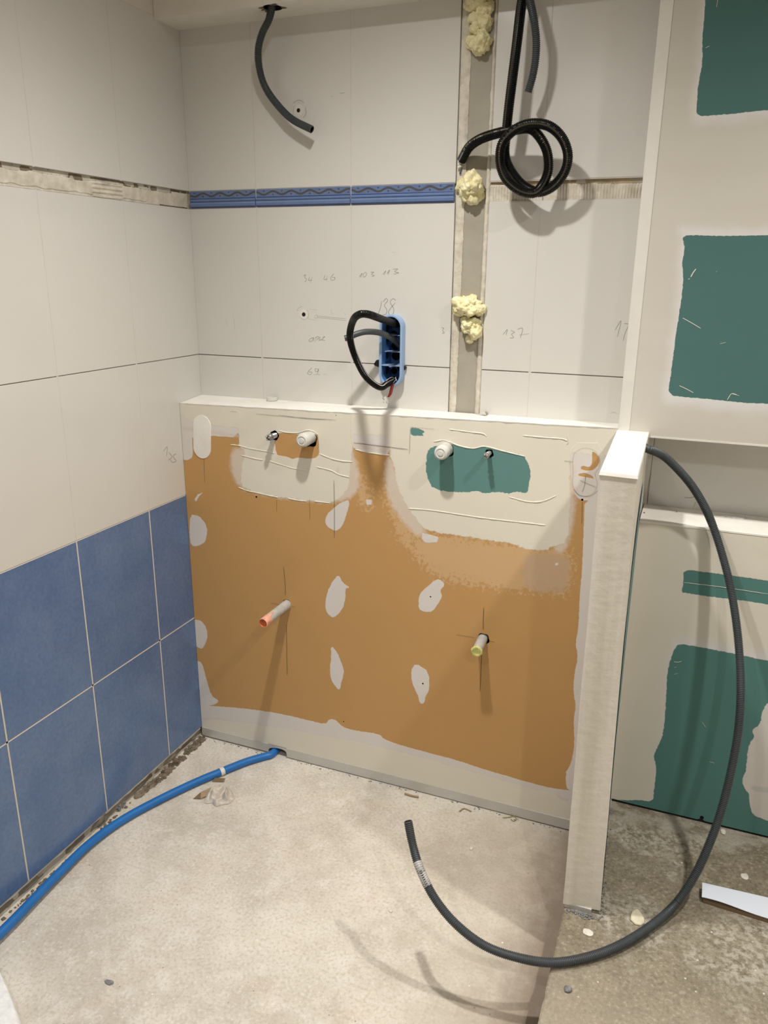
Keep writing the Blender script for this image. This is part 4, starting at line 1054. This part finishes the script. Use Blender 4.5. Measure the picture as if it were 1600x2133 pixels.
zd2 = pt(815, 700, 1, yf)[2]; zd3 = pt(815, 735, 1, yf)[2]
obj('divider', bm, M['blue_rim'], eb)
for z_ in (zd2, zd3):
    bm = bmesh.new(); box(bm, (BXc-BW/2+.007, yf+.030, z_-.001), (BXc+BW/2-.007, yb_, z_+.001)); obj('divider', bm, M['blue_rim'], eb)
H_ = BZ1-BZ0
for fx, fz, r_ in ((-.35, .70, .012), (.30, .80, .008), (-.25, .54, .013), (.32, .60, .007), (-.2, .40, .014), (.35, .38, .008), (.05, .22, .010), (.33, .20, .008), (-.3, .18, .010), (0, .87, .013)):
    bm = bmesh.new(); c = Vector((BXc+fx*BW*.8, yb_-.0015, BZ0+fz*H_)); vs = [bm.verts.new(c+Vector((r_*math.cos(a), 0, r_*math.sin(a)))) for a in np.linspace(0, 2*math.pi, 19)[:-1]]; bm.faces.new(vs); obj('knock_out', bm, M['black_hole'], eb)
for fz in (.2, .42, .62, .8):     # knock-outs in the left side wall
    bm = bmesh.new(); vs = [bm.verts.new((BXc-BW/2+.0092, (yf+yb_)/2+.004+.011*math.cos(a), BZ0+fz*H_+.011*math.sin(a))) for a in np.linspace(0, 2*math.pi, 19)[:-1]]; bm.faces.new(vs); obj('knock_out', bm, M['black_hole'], eb)
for px, py, s in ((786, 757, -1), (841, 768, 1)):        # clamp lugs either side
    bm = bmesh.new(); c = P3(px, py, 1, -.004); x = c.x; z = c.z
    vs = [(x-s*.008, -.001, z+.012), (x-s*.008, -.001, z-.010), (x+s*.006, -.001, z-(.002 if s > 0 else .006)), (x+s*.009, -.001, z+(.006 if s > 0 else -.002)), (x+s*.001, -.001, z+.010)]
    a = [bm.verts.new(v) for v in vs]; b_ = [bm.verts.new((v[0], -.010, v[2])) for v in vs]
    bm.faces.new(a); bm.faces.new(b_)
    for k in range(5): bm.faces.new((a[k], a[(k+1) % 5], b_[(k+1) % 5], b_[k]))
    obj('clamp_lug', bm, M['conduit_in'], eb)
lp = [(826,676,.035),(820,673,-.02),(808,669,-.10),(796,665,-.175),(783,660,-.265),(768,655,-.320),(753,654,-.335),(742,659,-.300),(736,667,-.235),(731,682,-.195),(729,700,-.175),(733,722,-.155),(744,752,-.130),(760,782,-.105),(780,801,-.082),(795,807,-.066),(806,800,-.050),(816,795,-.020),(822,790,.015)]
tag(conduit('black_conduit', path(lp), .0098, [M['conduit_black'], M['stripe_white'], M['conduit_in']], stripe=True, pitch=.0038, depth=.0012), 'black conduit bent into a loop out of the blue box', 'conduit')
lp = [(834,722,.030),(826,712,.000),(812,702,-.030),(790,693,-.060),(765,691,-.088),(745,695,-.106),(728,702,-.118),(718,705,-.124)]
tag(conduit('grey_conduit', path(lp), .0086, CG, pitch=0), 'smooth grey conduit stub poking left out of the blue box', 'conduit')
wr = thing('wire_connector', 'small clear terminal block dangling on twisted red wires below the blue box', 'connector', P3(805, 832, 1, -.05))
for dx in (-2, 0, 2.5):
    tube('wire', path([(816+dx*.3,795,-.02),(817+dx,803,-.042),(815+dx,812,-.050),(813+dx,820,-.050),(809+dx*.5,827,-.050)]), .0016, M['red_wire'], wr, 8)
bm = bmesh.new(); mt = Matrix.Translation(P3(803, 832, 1, -.05))@Matrix.Rotation(math.radians(-32), 4, 'Y'); 
bmb = bmesh.new(); box(bmb, (-.006, -.005, -.009), (.006, .005, .009), 0, .0012); box(bmb, (-.0045, -.0065, -.013), (-.0015, .003, -.006), 0, .0006); box(bmb, (.0015, -.0065, -.012), (.0045, .003, -.006), 0, .0006); bmb.transform(mt); merge(bm, bmb)
obj('terminal_block', bm, M['white_plastic'], wr)
bm = bmesh.new()
for px, py in ((800,831),(806,827),(799,838)):
    res = bmesh.ops.create_uvsphere(bm, u_segments=10, v_segments=6, radius=.0018, matrix=Matrix.Translation(P3(px, py, 1, -.056)))
obj('screw', bm, M['metal'], wr)
for k, pts_ in enumerate(([(820,792,.0),(813,788,-.034),(806,792,-.046),(800,800,-.052)], [(828,785,.01),(822,790,-.032),(818,796,-.036)], [(827,797,0),(823,792,-.030),(826,786,-.030)])):
    pass
bm = None
wh = thing('cable_bundle', 'thin white and blue wire ends at the foot of the blue box', 'wires', P3(818, 795, 1, -.02))
for k, pts_ in enumerate(([(824,788,.02),(816,786,-.030),(808,790,-.046),(799,800,-.056)], [(829,789,.02),(824,792,-.028),(819,798,-.034)], [(830,797,.02),(826,793,-.026),(824,786,-.026)], [(812,790,.02),(810,794,-.030),(803,797,-.046)])):
    tube('wire', path(pts_), .0011, M['white_plastic'] if k != 1 else M['blue_rim'], wh, 8)

# ------------------------------------------------------------------ drain pipes, water outlets
def stick(px, py, L, droop=0):
    b_ = P3(px, py, 1, YF); return b_
b_ = P3(598, 1259, 1, YF)
dp = thing('drain_pipe', 'longer grey drain pipe with an orange taped end, left of the half wall', 'pipe', b_)
L = .148
ax = Vector((-.02, -1, -.015)).normalized()
lathe('pipe', [(.0155, -.05), (.0155, .030), (.0150, .032), (.0150, L), (.013, L), (.013, L-.02)], b_, ax, M['pvc'], dp, 28)
lathe('plug', [(.0, L-.002), (.006, L-.001), (.0115, L-.0015), (.0135, L+.0015), (.0158, L-.001), (.0161, L-.028)], b_, ax, [M['orange_tape'], M['pink_tape']], dp, 28, mi=[0, 0, 0, 1, 1])
bm = bmesh.new(); q = Vector((0, 0, 1)).rotation_difference(ax)     # ragged tape wrap
for s0, w0, l0 in ((1.2, 1.1, .055), (2.6, .7, .042), (4.6, .5, .034)):
    prev = None
    for k in range(9):
        u = k/8; ww = w0*(1-u)**.7
        cur = [bm.verts.new(b_+q@Vector((.0166*math.cos(s0+d), .0166*math.sin(s0+d), L-.002-l0*u))) for d in (-ww/2, 0, ww/2)]
        if prev: bm.faces.new((prev[0], prev[1], cur[1], cur[0])); bm.faces.new((prev[1], prev[2], cur[2], cur[1]))
        prev = cur
v = [bm.verts.new(b_+q@Vector(c)) for c in ((.014, .004, L), (.024, .010, L-.004), (.026, .006, L-.010), (.0162, -.002, L-.006))]; bm.faces.new(v)
me = bpy.data.meshes.new('tape_shreds'); bm.to_mesh(me); bm.free(); link('tape_shreds', me, M['pink_tape'], dp)
b_ = P3(1007, 1331, 1, YF)+Vector((-.003, 0, -.002)); L = .066; ax = Vector((.02, -1, -.12)).normalized()
dp = thing('drain_pipe', 'shorter grey drain pipe with a yellow plugged end, right of the half wall', 'pipe', b_)
lathe('pipe', [(.0150, -.05), (.0150, L), (.013, L)], b_, ax, M['pvc'], dp, 28)
bm = bmesh.new(); res = bmesh.ops.create_icosphere(bm, subdivisions=4, radius=1)
q = Vector((0, 0, 1)).rotation_difference(ax)
for v in bm.verts:
    d = v.co.copy(); p_ = Vector((d.x*.0172, d.y*.0172, d.z*.009)); p_ *= 1+.13*noise.fractal(p_*160, .8, 2, 3)
    if p_.z > .003: p_.z = .003+(p_.z-.003)*.2-(.003 if math.hypot(p_.x, p_.y) < .011 else 0)
    v.co = b_+q@(p_+Vector((0, 0, L)))
obj('plug', bm, M['yellow_plug'], dp, True)
def outlet_cap(px, py, lab, L=.056):
    b_ = P3(px, py, 1, YF); ax = Vector((0, -1, 0))
    c_ = lathe('water_outlet_cap', [(.0185, -.03), (.0195, L*.45), (.0205, L*.5), (.0205, L*.80), (.0185, L*.95), (.0135, L), (.0125, L-.0015), (.0075, L-.0015), (.0070, L+.001), (.0, L+.0015)], b_, ax, M['cap'], None, 36, ang=30)
    return tag(c_, lab, 'cap', 'white caps over the water outlets')
outlet_cap(646, 911, 'left translucent white cap, over orange board'); outlet_cap(930, 936, 'right translucent white cap, over green board')
def thread(px, py, lab, L=.040, r=.0078):
    b_ = P3(px, py, 1, YF); t_ = thing('threaded_fitting', lab, 'fitting', b_, 'threaded metal fixings in the half wall'); ax = Vector((0, -1, 0))
    prof = [(r*.9, -.03)]; h = -.01
    while h < L*.8: prof += [(r, h), (r*.86, h+.0012)]; h += .0024
    prof += [(r*1.25, L*.55), (r*1.25, L*.72), (r*.8, L*.74), (r*.75, L*.9)]
    prof = [p_ for p_ in prof if p_[1] < L*.55 or p_[0] != r] 
    prof = sorted(prof, key=lambda a: a[1])
    lathe('thread', prof, b_, ax, M['metal'], t_, 20)
    bm = bmesh.new(); n = 3
    for k in range(n):      # crown of slotted tongues at the tip
        a = k*2*math.pi/n+.3; c = b_+Vector((r*.62*math.cos(a), -L*.93, r*.62*math.sin(a)))
        bb = bmesh.new(); box(bb, (-.0028, -.004, -.0026), (.0028, .005, .0026), 0, .0006); bb.transform(Matrix.Translation(c)@Matrix.Rotation(a, 4, 'Y')); merge(bm, bb)
    obj('slotted_tip', bm, M['metal'], t_)
    return t_
thread(572, 907, 'left threaded metal stud beside the orange patch', .044, .0085); thread(1019, 944, 'right threaded metal stud on the green patch', .042, .0066)

# ------------------------------------------------------------------ blue water pipe on the floor
bp_ = [(566,1571,.012),(550,1576,.012),(512,1587,.014),(462,1607,.014),(418,1625,.014),(368,1648,.014),(318,1673,.014),(268,1700,.015),(222,1730,.016),(178,1765,.018),(130,1812,.020),(80,1863,.022),(30,1915,.024),(-10,1955,.024),(-60,2010,.022),(-120,2080,.016)]
bpts = [np.array([nxc-.004, -.04, .014]), np.array([nxc-.012, -.085, .013])]+[pt(x, y, 2, z) for x, y, z in bp_]
bt = thing('water_pipe', 'bright blue water pipe running from under the half wall to the lower left', 'pipe', tuple(bpts[6]*np.array([1, 1, 0])))
tube('pipe', bpts, .0128, M['blue_pipe'], bt, 20)
fp_ = catmull(bpts, 10); i0 = min(range(len(fp_)), key=lambda i: np.linalg.norm(fp_[i]-pt(460, 1608, 2, .014)))
d = fp_[i0+1]-fp_[i0-1]; d /= np.linalg.norm(d)
tube('tape_ring', [fp_[i0]-d*.007, fp_[i0], fp_[i0]+d*.007], .0136, M['white_plastic'], bt, 20, caps=False)
bm = bmesh.new(); cc = Vector(fp_[i0]); s = Vector((-d[1], d[0], 0)); dd = Vector(d)
v = [bm.verts.new(p_) for p_ in (cc-s*.012-dd*.007+Vector((0, 0, -.004)), cc-s*.012+dd*.007+Vector((0, 0, -.004)), cc-s*.026+dd*.010+Vector((0, 0, -.0125)), cc-s*.028-dd*.004+Vector((0, 0, -.0125)))]
bm.faces.new(v) 
me = bpy.data.meshes.new('tape_tail'); bm.to_mesh(me); bm.free(); link('tape_tail', me, M['white_plastic'], bt)

# ------------------------------------------------------------------ small things
# lid on the ledge
c = P3(567, 832, 2, 1.2335)
tag(lathe('plastic_ring', [(.0175, .0), (.0180, .010), (.0165, .0105), (.0155, .004), (.0155, .0)], (c.x, c.y, 1.2315), (0, 0, 1), M['cap'], None, 32), 'small clear plastic ring lying on the half wall ledge', 'ring')
# crumpled film over the floor drain
def crumple(name, cpx, rx, ry, h, seed, mat, sub=46):
    c = P3(cpx[0], cpx[1], 2, 0); V = []; 
    for j in range(sub+1):
        for i in range(sub*2):
            rr = j/sub; a = math.pi*i/sub
            lob = 1+.30*noise.noise(Vector((math.cos(a)*1.3+seed, math.sin(a)*1.3, 0)))+.06*noise.noise(Vector((math.cos(a)*4+seed, math.sin(a)*4, 2)))
            x = rx*rr*lob*math.cos(a); y = ry*rr*lob*math.sin(a)
            wx = x+.012*noise.noise(Vector((x*45, y*45, 5))); wy = y+.012*noise.noise(Vector((x*45, y*45, 9))); n1 = 1-2.2*abs(noise.noise(Vector((wx*26+seed, wy*26, 0)))); n2 = 1-2*abs(noise.noise(Vector((wx*60, wy*60+seed, 1))))
            z = h*(1-rr**2.6)*(.25+.75*n1)+.007*n2*(1-rr**5)+.001
            x += .010*noise.noise(Vector((x*40, y*40, 7)))*rr; y += .010*noise.noise(Vector((x*40, y*40, 17)))*rr
            V.append((c.x+x, c.y+y, max(.0015, z)))
    n = sub*2
    F = [(j*n+i, j*n+(i+1) % n, (j+1)*n+(i+1) % n, (j+1)*n+i) for j in range(sub) for i in range(n)]
    return np_mesh(name, V, F, mat, None, True)
tag(crumple('crumpled_film', (458, 1662), .052, .040, .030, 3.3, M['bag']), 'crumpled greyish film stuffed in the floor next to the blue pipe', 'film')
for lab, vs in (('torn brown tape scrap at the left of the crumpled film', (((402,1664), .002), ((418,1650), .012), ((440,1640), .014), ((436,1655), .010), ((418,1664), .003))),
                ('torn brown tape scrap between the blue pipe and the crumpled film', (((441,1628), .002), ((448,1620), .010), ((470,1621), .012), ((466,1628), .005)))):
    bm = bmesh.new(); bm.faces.new([bm.verts.new(P3(*q_, 2, z_)) for q_, z_ in vs]); bmesh.ops.solidify(bm, geom=list(bm.faces), thickness=.0008)
    tag(obj('tape_scrap', bm, M['tape_brown']), lab, 'tape')
# loose grey fluff and rubble under the blue tiles
bm = bmesh.new(); c = P3(250, 1683, 2, .0); 
for k in range(46):
    lump(bm, c+Vector((rnd.uniform(-.012, .012), rnd.uniform(-.018, .018), rnd.uniform(.003, .016))), (.0035, .0035, .003), k, .6, 120, 1)
o = obj('grit_pile', bm, M['stone'], smooth=False); tag(o, 'little heap of sparkling grey grit under the blue tiles behind the blue pipe', 'grit'); o['kind'] = 'stuff'
bm = bmesh.new()
for k in range(420):
    y = rnd.uniform(-.50, -.128); wd_ = .024*min(1, (y+.54)/.2+.25); q_ = rnd.random()**1.5
    lump(bm, (.001+wd_*q_, y, rnd.uniform(-.001, .004)*(1-q_)), [rnd.uniform(.003, .008)]*2+[rnd.uniform(.002, .006)*(1.3-q_)], k, .5, 80, 1)
for k in range(60):
    y = rnd.uniform(-1.05, -.5); lump(bm, (rnd.uniform(0, .008), y, .001), [rnd.uniform(.002, .006)]*2+[.003], k, .5, 80, 1)
o = obj('rubble', bm, M['rubble']); tag(o, 'brown rubble in the gap along the foot of the blue tiles', 'rubble'); o['kind'] = 'stuff'
bm = bmesh.new()
for k in range(110):
    x = rnd.uniform(.05, XP-.02); y = YF-.004-abs(rnd.gauss(0, .008)); s = rnd.uniform(.0006, .0020)
    lump(bm, (x, y, s*.6), (s*1.4, s, s), k, .5, 200, 1)
for k in range(90):
    y = rnd.uniform(yb, YL); x = 1.4545-(1.4545-1.425)*(y-yb)/(YL-yb)+abs(rnd.gauss(0, .006)); s = rnd.uniform(.001, .003); lump(bm, (x, y, ZR+s*.6), (s, s, s), k, .5, 200, 1)
for k in range(60):
    x = rnd.uniform(1.376, 1.455); y = yb-abs(rnd.gauss(0, .007)); s = rnd.uniform(.001, .0035); lump(bm, (x, y, ZR+s*.6), (s, s, s), k, .5, 200, 1)
o = obj('crumbs', bm, M['stone']); tag(o, 'tiny grey crumbs strewn along the foot of the half wall and partition', 'crumbs'); o['kind'] = 'stuff'
# chips: each its own thing
chips = [((912/2.285, 1565), .010, 'flat white chip beside the corner of the half wall'), ((1327,1912), .0, ''), ((354,1570), .008, 'white chip on the floor near the foot of the blue tiles')]
def chip(px, py, r, lab, mat='chip', seed=1, flat=.35, asp=1.0):
    c = P3(px, py, 2, r*flat*.7+(ZR if px > 1172 else 0)); bm = bmesh.new(); lump(bm, c, (r*asp, r, r*flat), seed, .5, 60, 3)
    return tag(obj('plaster_chip', bm, M[mat], smooth=True), lab, 'chip', 'plaster chips on the floor')
chip(401, 1569, .007, 'white plaster chip close to the left foot of the half wall', seed=2)
chip(356, 1598, .006, 'white plaster chip by the foot of the blue tiles, above the blue pipe', seed=3)
chip(331, 1620, .005, 'smallest white plaster chip by the rubble gap', seed=4)
chip(1507, 1733, .010, 'pale plaster chip at the foot of the green low box, right of the grey conduit', seed=5, asp=.6)
chip(1552, 1827, .011, 'thin white plaster chip above the white strip', seed=6, flat=.12, asp=.7)
chip(1226, 1940, .010, 'white plaster chip just below the foot of the partition', seed=7, flat=.15, asp=1.3)
chip(982, 1766, .007, 'small round plaster chip on the floor in front of the half wall', seed=8)
chip(814, 1897, .006, 'tiny grey chip left of the printed band of the conduit', seed=9)
chip(1184, 2060, .007, 'grey pebble-like chip at the bottom right of the conduit curve', 'stone', 10, .6)
chip(226, 2046, .006, 'dark flake on the dusty floor, lower left', 'stone', 11, .15, 1.8)
c = P3(1327, 1912, 2, ZR+.003); bm = bmesh.new()     # teardrop flake
out = [(0, .030), (.008, .020), (.017, .004), (.018, -.010), (.010, -.020), (-.002, -.022), (-.014, -.012), (-.015, .004), (-.012, .018), (-.006, .026)]
for (rr, z) in ((1, 0), (1, .0045), (.8, .0065), (.45, .0055)):
    pass
rings = [[bm.verts.new((c.x+x*rr, c.y+y*rr, ZR+z)) for x, y in out] for rr, z in ((1, .0005), (1.0, .004), (.86, .0060), (.5, .0052))]
for a, b2 in zip(rings, rings[1:]):
    for k in range(10): bm.faces.new((a[k], a[(k+1) % 10], b2[(k+1) % 10], b2[k]))
bm.faces.new(rings[-1]); bm.faces.new(rings[0])
tag(obj('filler_flake', bm, simple('cream_flake', (.66, .60, .45), rough=.6, var=.1, vscale=60), smooth=True), 'teardrop-shaped cream flake of filler on the floor inside the conduit curve', 'flake')
# screws and wire bits near the track
def bit(name, pts_, r, mat, lab, cat):
    return tag(tube(name, [pt(x, y, 2, z) for x, y, z in pts_], r, mat, None, 8, 6, .002), lab, cat)
bit('wire_clip', [(957,1690,.003),(967,1684,.003),(982,1690,.003)], .0018, M['tape_brown'], 'bent rusty wire clip on the floor before the metal track', 'clip')
bit('wire_loop', [(1048,1703,.003),(1060,1702,.003),(1070,1700,.003),(1076,1705,.003),(1070,1710,.003),(1064,1706,.003)], .0013, simple('brass_wire', (.40, .36, .18), metal=.5), 'thin brass wire loop by the metal track', 'wire')
bit('screw', [(843,1653,.004),(860,1658,.004),(872,1660,.004)], .0032, M['tape_brown'], 'brown wall plug lying by the foot of the half wall', 'screw')
# debris on the ledge
bm = bmesh.new(); vs = [P3(*q_) for q_ in ((983,858,2,1.2375),(1000,862,2,1.2375),(1013,865,2,1.238),(1018,858,2,1.240),(1010,857,2,1.245),(998,861,2,1.240))]
bm.faces.new([bm.verts.new(v) for v in vs]); bmesh.ops.solidify(bm, geom=list(bm.faces), thickness=.001)
tag(obj('paper_scrap', bm, M['plaster_old']), 'torn paper scrap on the ledge at the foot of the grey chase', 'paper')
bm = bmesh.new()
for px, py in ((933,871),(955,869),(1056,871),(1080,875),(1167,885),(700,865),(1342,1068),(1410,1066)):
    z = 1.236 if px < 1300 else ZL+.001; c = P3(px, py, 2, z); lump(bm, c, (.0022, .002, .0015), px, .4, 200, 1)
o = obj('grit', bm, M['stone']); tag(o, 'dark grit specks scattered on the white ledges', 'grit'); o['kind'] = 'stuff'
# shiny spill on the low ledge
c = P3(1535, 1077, 2, ZL); bm = bmesh.new(); lump(bm, c, (.034, .016, .003), 4, .5, 50, 4)
tag(obj('film_scrap', bm, simple('glossy_film', (.75, .73, .70), rough=.06), smooth=True), 'shiny crumpled film scrap on the low ledge behind the grey conduit', 'film')

# ------------------------------------------------------------------ white strip, brush, foam sheet
st = thing('card_strip', 'white folded card strip lying on the bare concrete at the right edge', 'strip', P3(1530, 1880, 2, ZR))
a = P3(1463, 1838, 2, ZR+.024); b_ = P3(1462, 1868, 2, ZR+.018); a2 = P3(1663, 1884, 2, ZR+.020); b2 = P3(1663, 1932, 2, ZR+.014)
bm = bmesh.new(); n = 24; prev = None
for k in range(n+1):
    u = k/n; A_ = a.lerp(a2, u); B_ = b_.lerp(b2, u); B_ = B_+Vector((0, 0, .004*math.sin(u*7)*(1-u))); mid = (A_+B_)/2+Vector((0, 0, .003))
    cur = [bm.verts.new(v) for v in (A_, mid, B_, B_-Vector((0, 0, .0012)), A_-Vector((0, 0, .0012)))]
    if prev:
        for i in range(5): bm.faces.new((prev[i], prev[(i+1) % 5], cur[(i+1) % 5], cur[i]))
    prev = cur
obj('top_layer', bm, M['white_card'], st, True, math.radians(40))
bm = bmesh.new(); dn = Vector((0, 0, -.012))
A0 = P3(1463, 1838, 2, ZR+.013)+Vector((.004, 0, 0)); 
hexa(bm, [(A0.x, a.y-.002, ZR+.0008), (b_.x+.004, b_.y+.001, ZR+.0008), (b2.x, b2.y, ZR+.0008), (a2.x, a2.y, ZR+.0008), (A0.x, a.y-.002, ZR+.012), (b_.x+.004, b_.y+.001, ZR+.010), (b2.x, b2.y, ZR+.010), (a2.x, a2.y, ZR+.012)])
lo_ = obj('brown_core', bm, M['card'], st); lo_['label'] = 'brown raw core under the white face'
br = thing('brush', 'dark brown brush bristles just entering at the right edge above the card strip', 'brush', P3(1640, 1835, 2, ZR))
c = P3(1640, 1835, 2, ZR)
bm = bmesh.new(); box(bm, (c.x-.022, c.y-.05, ZR+.030), (c.x+.16, c.y+.05, ZR+.046), 0, .004); obj('brush_back', bm, M['tape_brown'], br)
bm = bmesh.new()
for k in range(260):
    x = c.x-.022+rnd.uniform(0, .06); y = c.y+rnd.uniform(-.045, .045); d = Vector((rnd.uniform(-.014, .004), rnd.uniform(-.008, .008), 0)); s = .0009
    v = [bm.verts.new((x-s, y, ZR+.031)), bm.verts.new((x+s, y, ZR+.031)), bm.verts.new((x, y+s, ZR+.031)), bm.verts.new((x+d.x, y+d.y, ZR+.001))]
    for f in ((0, 1, 3), (1, 2, 3), (2, 0, 3)): bm.faces.new([v[i] for i in f])
o = obj('bristles', bm, M['bristle'], br); o['kind'] = 'stuff'
bm = bmesh.new()
edge = [(-6,2008),(6,2030),(16,2050),(26,2072),(34,2094),(42,2115),(50,2138),(60,2170),(75,2220)]
top = [P3(x, y, 2, .045) for x, y in edge]; top2 = [P3(x, y, 2, .045)-Vector((.35, 0.0, 0)) for x, y in edge]
top2 = [Vector((max(v.x, .04), v.y, v.z)) for v in top2]
rows = []
for k in range(len(top)*8-7):
    i = min(k//8, len(top)-2); u = (k-i*8)/8; a = top[i].lerp(top[i+1], u); b2 = top2[i].lerp(top2[i+1], u); row = []
    for j in range(31):
        t_ = j/30; p_ = a.lerp(b2, t_); z = .045-.020*max(0, 1-t_*14)**2+.0035*noise.noise(p_*70)+.002*noise.noise(p_*160); row.append(bm.verts.new((p_.x+.002*noise.noise(p_*90), p_.y, z)))
    row.insert(0, bm.verts.new((a.x-.006, a.y, .001))); row.append(bm.verts.new((b2.x, b2.y, .001))); rows.append(row)
for r0, r1 in zip(rows, rows[1:]):
    for j in range(len(r0)-1): bm.faces.new((r0[j], r0[j+1], r1[j+1], r1[j]))
tag(obj('foam_sheet', bm, M['sheet'], smooth=True), 'bright white textured sheet poking in at the lower left corner', 'sheet')
